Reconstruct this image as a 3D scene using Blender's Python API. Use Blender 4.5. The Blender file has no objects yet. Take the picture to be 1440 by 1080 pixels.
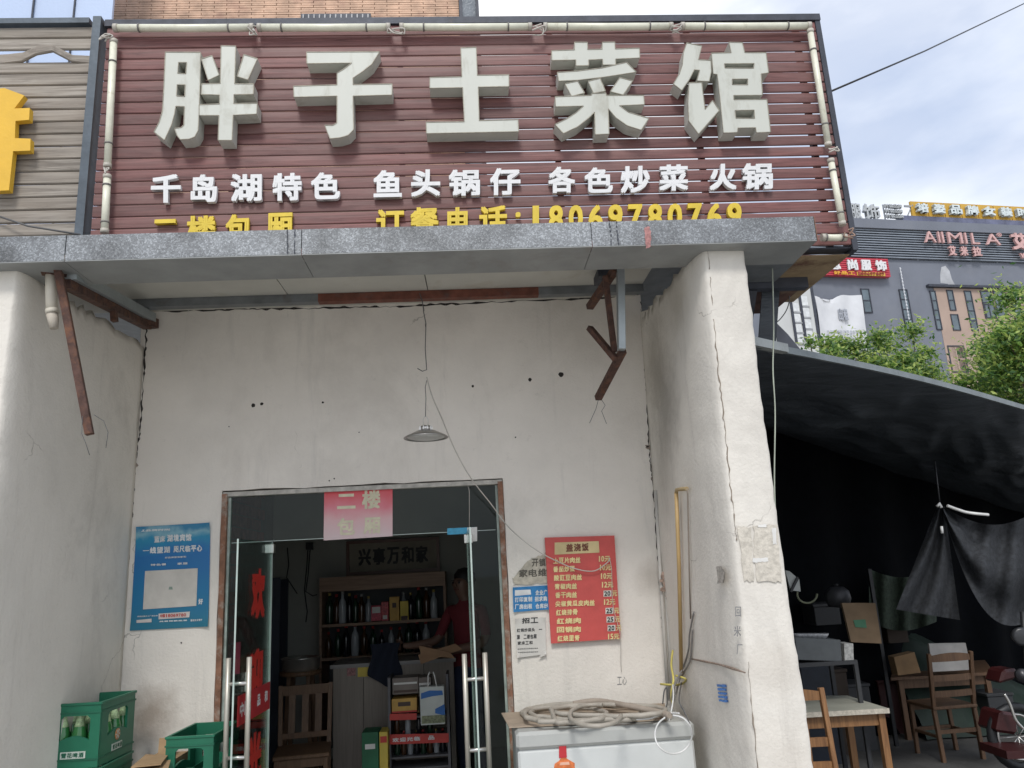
import bpy, bmesh, math, random
from mathutils import Vector, Matrix, noise
from mathutils.geometry import tessellate_polygon
random.seed(7)
S = bpy.context.scene
COL = S.collection
rad = math.radians
# ------------------------------------------------------------------ camera
G0 = 0
PITCH, YAW, ROLL, FPX = rad(13.5), rad(3.7), rad(3.07), 1082.0
CAM = Vector((0, 0, 1.7))
f0 = Vector((math.sin(YAW)*math.cos(PITCH), math.cos(YAW)*math.cos(PITCH), math.sin(PITCH)))
r0 = Vector((math.cos(YAW), -math.sin(YAW), 0)); u0 = r0.cross(f0)
RV = r0*math.cos(ROLL)-u0*math.sin(ROLL); UV = u0*math.cos(ROLL)+r0*math.sin(ROLL)
cd = bpy.data.cameras.new('camera'); co = bpy.data.objects.new('camera', cd); COL.objects.link(co)
cd.sensor_width = 36; cd.lens = FPX/1440*36; cd.clip_end = 2000; cd.clip_start = .05
co.matrix_world = Matrix(((RV.x, UV.x, -f0.x, CAM.x), (RV.y, UV.y, -f0.y, CAM.y), (RV.z, UV.z, -f0.z, CAM.z), (0, 0, 0, 1)))
S.camera = co
# ------------------------------------------------------------------ sky and sun
SUN_EL, SUN_AZ = rad(50), rad(190)      # azimuth clockwise from +Y: behind the camera, to the left
w = bpy.data.worlds.new('World'); S.world = w; w.use_nodes = True
nt = w.node_tree; N = nt.nodes; L = nt.links
bg = N['Background']; bg.inputs[1].default_value = 0.063
sky = N.new('ShaderNodeTexSky'); sky.sky_type = 'NISHITA'; sky.sun_disc = False
sky.sun_elevation = SUN_EL; sky.sun_rotation = SUN_AZ; sky.air_density = 1.0; sky.dust_density = 1.5
tc = N.new('ShaderNodeTexCoord')
mp = N.new('ShaderNodeMapping'); mp.inputs['Scale'].default_value = (1.0, 1.0, 2.2); mp.inputs['Rotation'].default_value = (0.2, 0.1, 0.9)
n1 = N.new('ShaderNodeTexNoise'); n1.inputs['Scale'].default_value = 2.1; n1.inputs['Detail'].default_value = 9; n1.inputs['Roughness'].default_value = .52; n1.inputs['Distortion'].default_value = .25
rp = N.new('ShaderNodeValToRGB'); rp.color_ramp.elements[0].position = .33; rp.color_ramp.elements[1].position = .60
rp.color_ramp.elements[0].color = (.42, .42, .42, 1); rp.color_ramp.elements[1].color = (1, 1, 1, 1)
n2 = N.new('ShaderNodeTexNoise'); n2.inputs['Scale'].default_value = 3.4; n2.inputs['Detail'].default_value = 6
rp2 = N.new('ShaderNodeValToRGB'); rp2.color_ramp.elements[0].color = (5.6, 6.1, 7.2, 1); rp2.color_ramp.elements[1].color = (9.6, 9.7, 9.9, 1)
rp2.color_ramp.elements[0].position = .36; rp2.color_ramp.elements[1].position = .64
mx = N.new('ShaderNodeMix'); mx.data_type = 'RGBA'
bl = N.new('ShaderNodeMix'); bl.data_type = 'RGBA'; bl.inputs[0].default_value = .5
bl.inputs[7].default_value = (3.8, 5.2, 8.0, 1)
L.new(tc.outputs['Generated'], mp.inputs[0]); L.new(mp.outputs[0], n1.inputs[0]); L.new(mp.outputs[0], n2.inputs[0])
L.new(n1.outputs[0], rp.inputs[0]); L.new(n2.outputs[0], rp2.inputs[0])
L.new(sky.outputs[0], bl.inputs[6]); L.new(rp.outputs[0], mx.inputs[0]); L.new(bl.outputs[2], mx.inputs[6]); L.new(rp2.outputs[0], mx.inputs[7]); L.new(mx.outputs[2], bg.inputs[0])
sd = bpy.data.lights.new('sun', 'SUN'); sd.energy = 0.95; sd.angle = rad(14); sd.color = (1, .97, .93)
so = bpy.data.objects.new('sun', sd); COL.objects.link(so)
sdir = Vector((math.sin(SUN_AZ)*math.cos(SUN_EL), math.cos(SUN_AZ)*math.cos(SUN_EL), math.sin(SUN_EL)))
so.rotation_euler = sdir.to_track_quat('Z', 'Y').to_euler()
S.view_settings.view_transform = 'Standard'; S.view_settings.look = 'None'; S.view_settings.gamma = 1
S.view_settings.exposure = 1.12; S.view_settings.use_curve_mapping = False
S.render.engine = 'CYCLES'
try:
    S.cycles.use_denoising = True; S.cycles.denoiser = 'OPENIMAGEDENOISE'
except Exception: pass
S.cycles.max_bounces = 8; S.cycles.transparent_max_bounces = 16
S.cycles.sample_clamp_indirect = 6
# ------------------------------------------------------------------ rays -> real planes
def ray(a, b): return f0 + RV*((a-720)/FPX) - UV*((b-540)/FPX)
def P(a, b, Y):
    d = ray(a, b); return CAM + d*(Y/d.y)
def PZ(a, b, Z):
    d = ray(a, b); return CAM + d*((Z-CAM.z)/d.z)
def PX(a, b, X):
    d = ray(a, b); return CAM + d*(X/d.x)
# ------------------------------------------------------------------ materials
MC = {}
def M(name, col, rough=.65, metal=0.0, var=.18, scale=6, bump=.12, bscale=45, stain=None, stretch=None, spec=.5, trans=0, em=None):
    if name in MC: return MC[name]
    m = bpy.data.materials.new(name); m.use_nodes = True; nt = m.node_tree; N = nt.nodes; L = nt.links
    b = N['Principled BSDF']; b.inputs['Roughness'].default_value = rough; b.inputs['Metallic'].default_value = metal
    b.inputs['Specular IOR Level'].default_value = spec
    tc = N.new('ShaderNodeTexCoord'); vec = tc.outputs['Object']
    if stretch:
        mp = N.new('ShaderNodeMapping'); mp.inputs['Scale'].default_value = stretch; L.new(vec, mp.inputs[0]); vec = mp.outputs[0]
    oi = N.new('ShaderNodeObjectInfo')
    ad = N.new('ShaderNodeVectorMath'); ad.operation = 'ADD'; mu = N.new('ShaderNodeVectorMath'); mu.operation = 'SCALE'; mu.inputs[3].default_value = 37.
    cb = N.new('ShaderNodeCombineXYZ'); L.new(oi.outputs['Random'], cb.inputs[0]); L.new(oi.outputs['Random'], cb.inputs[1]); L.new(cb.outputs[0], mu.inputs[0])
    L.new(vec, ad.inputs[0]); L.new(mu.outputs[0], ad.inputs[1]); vec = ad.outputs[0]
    n = N.new('ShaderNodeTexNoise'); n.inputs['Scale'].default_value = scale; n.inputs['Detail'].default_value = 8; n.inputs['Roughness'].default_value = .6; L.new(vec, n.inputs[0])
    r = N.new('ShaderNodeValToRGB'); r.color_ramp.elements[0].position = .3; r.color_ramp.elements[1].position = .7
    c = Vector(col[:3]); lo = c*(1-var); hi = c*(1+var)
    r.color_ramp.elements[0].color = (*lo, 1); r.color_ramp.elements[1].color = (*[min(1, x) for x in hi], 1)
    L.new(n.outputs[0], r.inputs[0]); out = r.outputs[0]
    if stain:
        sc, samt, ssc, sthr = stain
        n3 = N.new('ShaderNodeTexNoise'); n3.inputs['Scale'].default_value = ssc; n3.inputs['Detail'].default_value = 10; n3.inputs['Roughness'].default_value = .68; n3.inputs['Distortion'].default_value = .4; L.new(vec, n3.inputs[0])
        r3 = N.new('ShaderNodeValToRGB'); r3.color_ramp.elements[0].position = sthr; r3.color_ramp.elements[1].position = min(1, sthr+.16)
        r3.color_ramp.elements[0].color = (0, 0, 0, 1); r3.color_ramp.elements[1].color = (samt, samt, samt, 1)
        mxs = N.new('ShaderNodeMix'); mxs.data_type = 'RGBA'; mxs.inputs[7].default_value = (*sc, 1)
        L.new(n3.outputs[0], r3.inputs[0]); L.new(r3.outputs[0], mxs.inputs[0]); L.new(out, mxs.inputs[6]); out = mxs.outputs[2]
    L.new(out, b.inputs['Base Color'])
    if bump:
        nb = N.new('ShaderNodeTexNoise'); nb.inputs['Scale'].default_value = bscale; nb.inputs['Detail'].default_value = 6; L.new(vec, nb.inputs[0])
        bm_ = N.new('ShaderNodeBump'); bm_.inputs['Strength'].default_value = bump; bm_.inputs['Distance'].default_value = .01; L.new(nb.outputs[0], bm_.inputs['Height']); L.new(bm_.outputs[0], b.inputs['Normal'])
    if em:
        b.inputs['Emission Color'].default_value = (*em[:3], 1); b.inputs['Emission Strength'].default_value = em[3]
    MC[name] = m; return m
def wood(name, col, dark, rough=.55, freq=1.0, var=.25, per=.25, axis='x', spec=.4, fade=None):
    """wood grain: streaks drawn out along one axis, a different tone for each board"""
    if name in MC: return MC[name]
    m = bpy.data.materials.new(name); m.use_nodes = True; nt = m.node_tree; N = nt.nodes; L = nt.links
    b = N['Principled BSDF']; b.inputs['Roughness'].default_value = rough; b.inputs['Specular IOR Level'].default_value = spec
    tc = N.new('ShaderNodeTexCoord'); oi = N.new('ShaderNodeObjectInfo')
    mu = N.new('ShaderNodeMath'); mu.operation = 'MULTIPLY'; mu.inputs[1].default_value = 53.; L.new(oi.outputs['Random'], mu.inputs[0])
    cb = N.new('ShaderNodeCombineXYZ'); L.new(mu.outputs[0], cb.inputs[0]); L.new(mu.outputs[0], cb.inputs[2])
    ad = N.new('ShaderNodeVectorMath'); L.new(tc.outputs['Object'], ad.inputs[0]); L.new(cb.outputs[0], ad.inputs[1])
    mp = N.new('ShaderNodeMapping'); k = freq
    mp.inputs['Scale'].default_value = (1.6*k, 30*k, 30*k) if axis == 'x' else (30*k, 30*k, 1.6*k)
    L.new(ad.outputs[0], mp.inputs[0])
    n = N.new('ShaderNodeTexNoise'); n.inputs['Scale'].default_value = 1.3; n.inputs['Detail'].default_value = 9; n.inputs['Roughness'].default_value = .65; n.inputs['Distortion'].default_value = 1.2; L.new(mp.outputs[0], n.inputs[0])
    r = N.new('ShaderNodeValToRGB'); r.color_ramp.elements[0].position = .28; r.color_ramp.elements[1].position = .62
    r.color_ramp.elements[0].color = (*dark, 1); r.color_ramp.elements[1].color = (*col, 1); L.new(n.outputs[0], r.inputs[0])
    n4 = N.new('ShaderNodeTexNoise'); n4.inputs['Scale'].default_value = 2.2; n4.inputs['Detail'].default_value = 5; L.new(ad.outputs[0], n4.inputs[0])
    hs = N.new('ShaderNodeHueSaturation'); mr = N.new('ShaderNodeMapRange'); mr.inputs[3].default_value = 1-per; mr.inputs[4].default_value = 1+per
    av = N.new('ShaderNodeMath'); av.operation = 'ADD'; L.new(oi.outputs['Random'], av.inputs[0]); L.new(n4.outputs[0], av.inputs[1])
    hv = N.new('ShaderNodeMath'); hv.operation = 'MULTIPLY'; hv.inputs[1].default_value = .5; L.new(av.outputs[0], hv.inputs[0])
    L.new(hv.outputs[0], mr.inputs[0]); L.new(mr.outputs[0], hs.inputs['Value']); L.new(r.outputs[0], hs.inputs['Color']); fo = hs.outputs[0]
    if fade:
        n5 = N.new('ShaderNodeTexNoise'); n5.inputs['Scale'].default_value = 1.1; n5.inputs['Detail'].default_value = 7; n5.inputs['Roughness'].default_value = .65
        mp5 = N.new('ShaderNodeMapping'); mp5.inputs['Scale'].default_value = (.8, 1, 3.2); L.new(ad.outputs[0], mp5.inputs[0]); L.new(mp5.outputs[0], n5.inputs[0])
        r5 = N.new('ShaderNodeMapRange'); r5.inputs[1].default_value = .42; r5.inputs[2].default_value = .68; r5.inputs[4].default_value = .7; L.new(n5.outputs[0], r5.inputs[0])
        m5 = N.new('ShaderNodeMix'); m5.data_type = 'RGBA'; m5.inputs[7].default_value = (*fade, 1); L.new(r5.outputs[0], m5.inputs[0]); L.new(fo, m5.inputs[6]); fo = m5.outputs[2]
    L.new(fo, b.inputs['Base Color'])
    bm_ = N.new('ShaderNodeBump'); bm_.inputs['Strength'].default_value = .25; bm_.inputs['Distance'].default_value = .004; L.new(n.outputs[0], bm_.inputs['Height']); L.new(bm_.outputs[0], b.inputs['Normal'])
    MC[name] = m; return m
def galv(name, tint=(1, 1, 1), sc=105):
    if name in MC: return MC[name]
    m = bpy.data.materials.new(name); m.use_nodes = True; nt = m.node_tree; N = nt.nodes; L = nt.links
    b = N['Principled BSDF']; b.inputs['Roughness'].default_value = .5; b.inputs['Metallic'].default_value = .45
    tc = N.new('ShaderNodeTexCoord'); v = N.new('ShaderNodeTexVoronoi'); v.inputs['Scale'].default_value = sc
    nd = N.new('ShaderNodeTexNoise'); nd.inputs['Scale'].default_value = 60; ad = N.new('ShaderNodeVectorMath'); mu = N.new('ShaderNodeVectorMath'); mu.operation = 'SCALE'; mu.inputs[3].default_value = .012
    L.new(tc.outputs['Object'], nd.inputs[0]); L.new(nd.outputs['Color'], mu.inputs[0]); L.new(tc.outputs['Object'], ad.inputs[0]); L.new(mu.outputs[0], ad.inputs[1]); L.new(ad.outputs[0], v.inputs[0])
    sp = N.new('ShaderNodeSeparateColor'); L.new(v.outputs['Color'], sp.inputs[0])
    r = N.new('ShaderNodeValToRGB'); r.color_ramp.elements[0].color = (*[.19*t for t in tint], 1); r.color_ramp.elements[1].color = (*[.42*t for t in tint], 1)
    e = r.color_ramp.elements.new(.62); e.color = (*[.27*t for t in tint], 1)
    L.new(sp.outputs[0], r.inputs[0])
    n = N.new('ShaderNodeTexNoise'); n.inputs['Scale'].default_value = 2.5; n.inputs['Detail'].default_value = 8; n.inputs['Roughness'].default_value = .7; L.new(tc.outputs['Object'], n.inputs[0])
    rr = N.new('ShaderNodeValToRGB'); rr.color_ramp.elements[0].position = .35; rr.color_ramp.elements[0].color = (.45, .44, .43, 1); rr.color_ramp.elements[1].position = .58; rr.color_ramp.elements[1].color = (1, 1, 1, 1); L.new(n.outputs[0], rr.inputs[0])
    mx = N.new('ShaderNodeMix'); mx.data_type = 'RGBA'; mx.blend_type = 'MULTIPLY'; mx.inputs[0].default_value = 1; L.new(r.outputs[0], mx.inputs[6]); L.new(rr.outputs[0], mx.inputs[7])
    L.new(mx.outputs[2], b.inputs['Base Color']); MC[name] = m; return m
def glass(name, tint=(.86, .92, .89), refl=1.0):
    if name in MC: return MC[name]
    m = bpy.data.materials.new(name); m.use_nodes = True; nt = m.node_tree; N = nt.nodes; L = nt.links
    N.remove(N['Principled BSDF']); o = N['Material Output']
    t = N.new('ShaderNodeBsdfTransparent'); t.inputs[0].default_value = (*tint, 1)
    g = N.new('ShaderNodeBsdfGlossy'); g.inputs['Roughness'].default_value = .01; g.inputs[0].default_value = (1, 1, 1, 1)
    f = N.new('ShaderNodeFresnel'); f.inputs[0].default_value = 1.45; mm = N.new('ShaderNodeMath'); mm.operation = 'MULTIPLY'; mm.inputs[1].default_value = refl
    L.new(f.outputs[0], mm.inputs[0]); mx = N.new('ShaderNodeMixShader'); L.new(mm.outputs[0], mx.inputs[0]); L.new(t.outputs[0], mx.inputs[1]); L.new(g.outputs[0], mx.inputs[2]); L.new(mx.outputs[0], o.inputs[0])
    MC[name] = m; return m
def plaster(name, col, stain1, amt1, streak, amt2, blobs=()):
    if name in MC: return MC[name]
    m = bpy.data.materials.new(name); m.use_nodes = True; nt = m.node_tree; N = nt.nodes; L = nt.links
    b = N['Principled BSDF']; b.inputs['Roughness'].default_value = .85; b.inputs['Specular IOR Level'].default_value = .2
    tc = N.new('ShaderNodeTexCoord'); vec = tc.outputs['Object']
    def nz(scale, det, rough, dist=0, st=None):
        v = vec
        if st:
            mp = N.new('ShaderNodeMapping'); mp.inputs['Scale'].default_value = st; L.new(vec, mp.inputs[0]); v = mp.outputs[0]
        n = N.new('ShaderNodeTexNoise'); n.inputs['Scale'].default_value = scale; n.inputs['Detail'].default_value = det; n.inputs['Roughness'].default_value = rough; n.inputs['Distortion'].default_value = dist; L.new(v, n.inputs[0]); return n.outputs[0]
    def ramp(s, a, bb, va, vb):
        r = N.new('ShaderNodeMapRange'); r.inputs[1].default_value = a; r.inputs[2].default_value = bb; r.inputs[3].default_value = va; r.inputs[4].default_value = vb; L.new(s, r.inputs[0]); return r.outputs[0]
    def mix(f, ca, cb_):
        x = N.new('ShaderNodeMix'); x.data_type = 'RGBA'; L.new(f, x.inputs[0])
        if isinstance(ca, tuple): x.inputs[6].default_value = (*ca, 1)
        else: L.new(ca, x.inputs[6])
        x.inputs[7].default_value = (*cb_, 1); return x.outputs[2]
    c = mix(ramp(nz(1.3, 6, .6), .35, .65, 0, 1), tuple(x*.93 for x in col), tuple(min(1, x*1.06) for x in col))
    c = mix(ramp(nz(1.1, 9, .7, .6, (1, 1, .6)), .52, .74, 0, amt1), c, stain1)
    c = mix(ramp(nz(2.4, 8, .75, .2, (2.4, 2.4, .22)), .56, .76, 0, amt2), c, streak)
    for (bc, br, bamt, bcol) in blobs:     # old damp or soot marks with a place and shape of their own
        vd = N.new('ShaderNodeVectorMath'); vd.operation = 'DISTANCE'; vd.inputs[1].default_value = bc
        wv = N.new('ShaderNodeVectorMath'); wv.operation = 'MULTIPLY_ADD'; nn3 = N.new('ShaderNodeTexNoise'); nn3.inputs['Scale'].default_value = 5; nn3.inputs['Detail'].default_value = 8; nn3.inputs['Roughness'].default_value = .7; L.new(vec, nn3.inputs[0])
        wv.inputs[1].default_value = (br*1.4, br*1.4, br*1.4); L.new(nn3.outputs['Color'], wv.inputs[0])
        sh_ = N.new('ShaderNodeVectorMath'); sh_.operation = 'SUBTRACT'; sh_.inputs[1].default_value = (br*.7, br*.7, br*.7); L.new(vec, sh_.inputs[0]); L.new(sh_.outputs[0], wv.inputs[2]); L.new(wv.outputs[0], vd.inputs[0])
        c = mix(ramp(vd.outputs['Value'], br, br*.25, 0, bamt), c, bcol)
    c = mix(ramp(nz(9, 9, .78, .3), .60, .66, 0, .3), c, tuple(x*.72 for x in col))
    c = mix(ramp(nz(16, 8, .8), .62, .72, 0, .35), c, tuple(x*.6 for x in col))
    c = mix(ramp(nz(48, 4, .7), .70, .78, 0, .45), c, tuple(x*.4 for x in col))
    # hairline cracks: thin broken cell edges
    wd_ = N.new('ShaderNodeTexNoise'); wd_.inputs['Scale'].default_value = 2.2; wd_.inputs['Detail'].default_value = 7; L.new(vec, wd_.inputs[0])
    wm_ = N.new('ShaderNodeVectorMath'); wm_.operation = 'MULTIPLY_ADD'; wm_.inputs[1].default_value = (.7, .7, .7); L.new(wd_.outputs['Color'], wm_.inputs[0]); L.new(vec, wm_.inputs[2])
    vo = N.new('ShaderNodeTexVoronoi'); vo.feature = 'DISTANCE_TO_EDGE'; vo.inputs['Scale'].default_value = 1.05; L.new(wm_.outputs[0], vo.inputs[0])
    ck = ramp(vo.outputs['Distance'], .0015, .0045, 1, 0); mk_ = ramp(nz(1.7, 4, .6), .55, .62, 0, .5)
    ml = N.new('ShaderNodeMath'); ml.operation = 'MULTIPLY'; L.new(ck, ml.inputs[0]); L.new(mk_, ml.inputs[1])
    c = mix(ml.outputs[0], c, (.16, .14, .12))
    L.new(c, b.inputs['Base Color'])
    h = N.new('ShaderNodeMath'); h.operation = 'MULTIPLY_ADD'; h.inputs[1].default_value = 3.0; L.new(nz(3.5, 8, .6), h.inputs[0]); L.new(nz(60, 5, .6), h.inputs[2])
    bm_ = N.new('ShaderNodeBump'); bm_.inputs['Strength'].default_value = .5; bm_.inputs['Distance'].default_value = .006; L.new(h.outputs[0], bm_.inputs['Height']); L.new(bm_.outputs[0], b.inputs['Normal'])
    MC[name] = m; return m
def gradmat(name, stops, axis=2, z0=0, z1=1):
    """flat print whose ink fades from one colour to another (object space)"""
    m = bpy.data.materials.new(name); m.use_nodes = True; nt = m.node_tree; N = nt.nodes; L = nt.links
    b = N['Principled BSDF']; b.inputs['Roughness'].default_value = .5
    tc = N.new('ShaderNodeTexCoord'); sx = N.new('ShaderNodeSeparateXYZ'); L.new(tc.outputs['Object'], sx.inputs[0])
    mr = N.new('ShaderNodeMapRange'); mr.inputs[1].default_value = z0; mr.inputs[2].default_value = z1; L.new(sx.outputs[axis], mr.inputs[0])
    n = N.new('ShaderNodeTexNoise'); n.inputs['Scale'].default_value = 9; n.inputs['Detail'].default_value = 6; L.new(tc.outputs['Object'], n.inputs[0])
    ma = N.new('ShaderNodeMath'); ma.operation = 'MULTIPLY_ADD'; ma.inputs[1].default_value = .35; L.new(n.outputs[0], ma.inputs[0]); L.new(mr.outputs[0], ma.inputs[2])
    sb = N.new('ShaderNodeMath'); sb.operation = 'SUBTRACT'; sb.inputs[1].default_value = .17; L.new(ma.outputs[0], sb.inputs[0])
    r = N.new('ShaderNodeValToRGB'); cr = r.color_ramp
    cr.elements[0].position = stops[0][0]; cr.elements[0].color = (*stops[0][1], 1); cr.elements[1].position = stops[-1][0]; cr.elements[1].color = (*stops[-1][1], 1)
    for p_, c_ in stops[1:-1]: e = cr.elements.new(p_); e.color = (*c_, 1)
    L.new(sb.outputs[0], r.inputs[0]); L.new(r.outputs[0], b.inputs['Base Color']); return m
# ------------------------------------------------------------------ object helpers
WL = {}
def tag(o, label=None, cat=None, group=None, kind=None):
    if label: o['label'] = label
    if cat: o['category'] = cat
    if group: o['group'] = group
    if kind: o['kind'] = kind
    return o
def thing(name, label, cat, loc=(0, 0, 0), rz=0, group=None):
    o = bpy.data.objects.new(name, None); COL.objects.link(o); o.empty_display_size = .1
    o.location = loc; o.rotation_euler = (0, 0, rz); WL[o.name] = Vector(loc) if not rz else Vector((0, 0, 0))
    return tag(o, label, cat, group)
def copy_tree(o, parent=None):
    c = o.copy(); COL.objects.link(c)
    if parent: c.parent = parent
    for ch in list(o.children): copy_tree(ch, c)
    return c
class MB:
    def __init__(s): s.v = []; s.f = []; s.smooth = []
    def add(s, vs, fs, sm=False):
        k = len(s.v); s.v += [Vector(v) for v in vs]; s.f += [tuple(i+k for i in f) for f in fs]; s.smooth += [sm]*len(fs); return s
    def box(s, a, b):
        x0, y0, z0 = a; x1, y1, z1 = b
        return s.add([(x0, y0, z0), (x1, y0, z0), (x1, y1, z0), (x0, y1, z0), (x0, y0, z1), (x1, y0, z1), (x1, y1, z1), (x0, y1, z1)],
                     [(0, 3, 2, 1), (4, 5, 6, 7), (0, 1, 5, 4), (1, 2, 6, 5), (2, 3, 7, 6), (3, 0, 4, 7)])
    def hexa(s, q, d):
        """quad of four points pushed through by vector d"""
        q = [Vector(p) for p in q]; d = Vector(d); n = len(q)
        fs = [tuple(range(n-1, -1, -1)), tuple(range(n, 2*n))] + [(i, (i+1) % n, (i+1) % n+n, i+n) for i in range(n)]
        return s.add(q+[p+d for p in q], fs)
    def bar(s, a, b, w, h=None, up=(0, 0, 1)):
        a = Vector(a); b = Vector(b); h = h or w; d = (b-a).normalized(); up = Vector(up)
        if abs(d.dot(up)) > .98: up = Vector((1, 0, 0))
        x = d.cross(up).normalized()*w/2; y = x.cross(d).normalized()*h/2
        return s.hexa([a-x-y, a+x-y, a+x+y, a-x+y], b-a)
    def tube(s, pts, r, n=8, closed=False, cap=True):
        pts = [Vector(p) for p in pts]; rs = r if isinstance(r, (list, tuple)) else [r]*len(pts); m = len(pts); vs = []
        prev = None
        for i, p in enumerate(pts):
            if closed: t = pts[(i+1) % m]-pts[i-1]
            else: t = pts[min(i+1, m-1)]-pts[max(i-1, 0)]
            t = t.normalized() if t.length > 1e-9 else Vector((0, 0, 1))
            if prev is None: x = t.orthogonal().normalized()
            else:
                x = prev-t*prev.dot(t); x = x.normalized() if x.length > 1e-6 else t.orthogonal().normalized()
            prev = x; y = t.cross(x)
            for k in range(n): a = 2*math.pi*k/n; vs.append(p+(x*math.cos(a)+y*math.sin(a))*rs[i])
        fs = []
        for i in range(m if closed else m-1):
            j = (i+1) % m
            for k in range(n): fs.append((i*n+k, i*n+(k+1) % n, j*n+(k+1) % n, j*n+k))
        s.add(vs, fs, True)
        if cap and not closed: k = len(s.v)-len(vs); s.f += [tuple(k+i for i in range(n-1, -1, -1)), tuple(k+(m-1)*n+i for i in range(n))]; s.smooth += [False, False]
        return s
    def lathe(s, prof, c=(0, 0, 0), n=16, axis=None):
        c = Vector(c); vs = []; q = Vector(axis).to_track_quat('Z', 'Y') if axis else None
        for r, z in prof:
            for k in range(n):
                a = 2*math.pi*k/n; v = Vector((r*math.cos(a), r*math.sin(a), z)); v = q @ v if q else v; vs.append(c+v)
        fs = [(i*n+k, i*n+(k+1) % n, (i+1)*n+(k+1) % n, (i+1)*n+k) for i in range(len(prof)-1) for k in range(n)]
        s.add(vs, fs, True)
        k = len(s.v)-len(vs)
        if prof[0][0] > 0: s.f.append(tuple(k+i for i in range(n-1, -1, -1))); s.smooth.append(False)
        if prof[-1][0] > 0: s.f.append(tuple(k+(len(prof)-1)*n+i for i in range(n))); s.smooth.append(False)
        return s
    def poly(s, loops, to3, d):
        """2-D outline with holes -> solid; to3 maps (u, v) to a point, d is the depth vector"""
        d = Vector(d); tri = tessellate_polygon([[Vector((*p, 0)) for p in lp] for lp in loops]); pts = [to3(*p) for lp in loops for p in lp]; n = len(pts)
        vs = pts+[p+d for p in pts]; fs = []
        for t in tri: fs += [tuple(t), tuple(i+n for i in t)]
        k = 0
        for lp in loops:
            m = len(lp); fs += [(k+i, k+(i+1) % m, k+(i+1) % m+n, k+i+n) for i in range(m)]; k += m
        return s.add(vs, fs)
    def grid(s, fn, nu, nv, sm=True):
        vs = [fn(i/nu, j/nv) for j in range(nv+1) for i in range(nu+1)]; W = nu+1
        return s.add(vs, [(j*W+i, j*W+i+1, (j+1)*W+i+1, (j+1)*W+i) for j in range(nv) for i in range(nu)], sm)
    def build(s, name, mat, parent=None, label=None, cat=None, group=None, kind=None, bevel=0, origin=None, mats=None):
        off = Vector((0, 0, 0))
        if parent is not None: off = WL.get(parent.name, Vector((0, 0, 0)))
        elif origin is not None: off = Vector(origin)
        me = bpy.data.meshes.new(name); me.from_pydata([v-off for v in s.v], [], s.f)
        me.polygons.foreach_set('use_smooth', s.smooth)
        bm = bmesh.new(); bm.from_mesh(me); bmesh.ops.recalc_face_normals(bm, faces=bm.faces)
        if bevel:
            es = [e for e in bm.edges if len(e.link_faces) == 2 and e.calc_face_angle(0) > .6]
            try: bmesh.ops.bevel(bm, geom=es, offset=bevel, segments=1, affect='EDGES', clamp_overlap=True)
            except Exception: pass
        bm.to_mesh(me); bm.free()
        if mats:
            for x in mats: me.materials.append(x)
        else: me.materials.append(mat)
        o = bpy.data.objects.new(name, me); COL.objects.link(o)
        if parent is not None: o.parent = parent; WL[o.name] = off
        else: o.location = off; WL[o.name] = off
        return tag(o, label, cat, group, kind)
def q4(pix, Y): return [P(a, b, Y) for a, b in pix]
ORD = ['first', 'second', 'third', 'fourth', 'fifth', 'sixth', 'seventh', 'eighth', 'ninth', 'tenth', 'eleventh', 'twelfth']
# ------------------------------------------------------------------ lettering
CHARS = set('千岛湖特色鱼头锅仔各炒菜火二楼包厢订餐电话:18069787AIMILA艾米拉W®思尚服饰培姿品牌女装时盖浇饭土豆片肉丝番茄炒蛋酸豇青椒香干尖黄瓜皮红烧排骨糖醋里脊回锅1025元招工欢迎光临中国企业广告打印复制低价出租门面求购急特色蓝床湖境宾馆一线望湖咫尺临平心家和万事兴电脑维修开锁疏通热线办公厂房仓库出售雪花啤酒矿泉水美容服装批发零售好运来福')
GL = {}
_tmp = []
for ch in sorted(CHARS):
    c = bpy.data.curves.new('t', 'FONT'); c.body = ch; c.resolution_u = 3; o = bpy.data.objects.new('t', c); COL.objects.link(o); _tmp.append((ch, o, c))
bpy.context.view_layer.update(); dg = bpy.context.evaluated_depsgraph_get()
for ch, o, c in _tmp:
    me = bpy.data.meshes.new_from_object(o.evaluated_get(dg)); vs = [(v.co.x, v.co.y) for v in me.vertices]; fs = [tuple(p.vertices) for p in me.polygons]
    if vs:
        # merge doubles so that outline edges are found
        key = {}; idx = []; nv = []
        for v in vs:
            kx = (round(v[0], 5), round(v[1], 5))
            if kx not in key: key[kx] = len(nv); nv.append(v)
            idx.append(key[kx])
        fs = [tuple(idx[i] for i in f) for f in fs]; fs = [f for f in fs if len(set(f)) == len(f)]
        x0 = min(v[0] for v in nv); x1 = max(v[0] for v in nv); y0 = min(v[1] for v in nv); y1 = max(v[1] for v in nv)
        GL[ch] = ([((x-x0)/max(1e-6, x1-x0), (y-y0)/max(1e-6, y1-y0)) for x, y in nv], fs, (x1-x0, y1-y0))
    bpy.data.meshes.remove(me)
for ch, o, c in _tmp: bpy.data.objects.remove(o); bpy.data.curves.remove(c)
BOLD4 = [(-1, -1), (1, -1), (1, 1), (-1, 1), (0, 0)]
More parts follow.
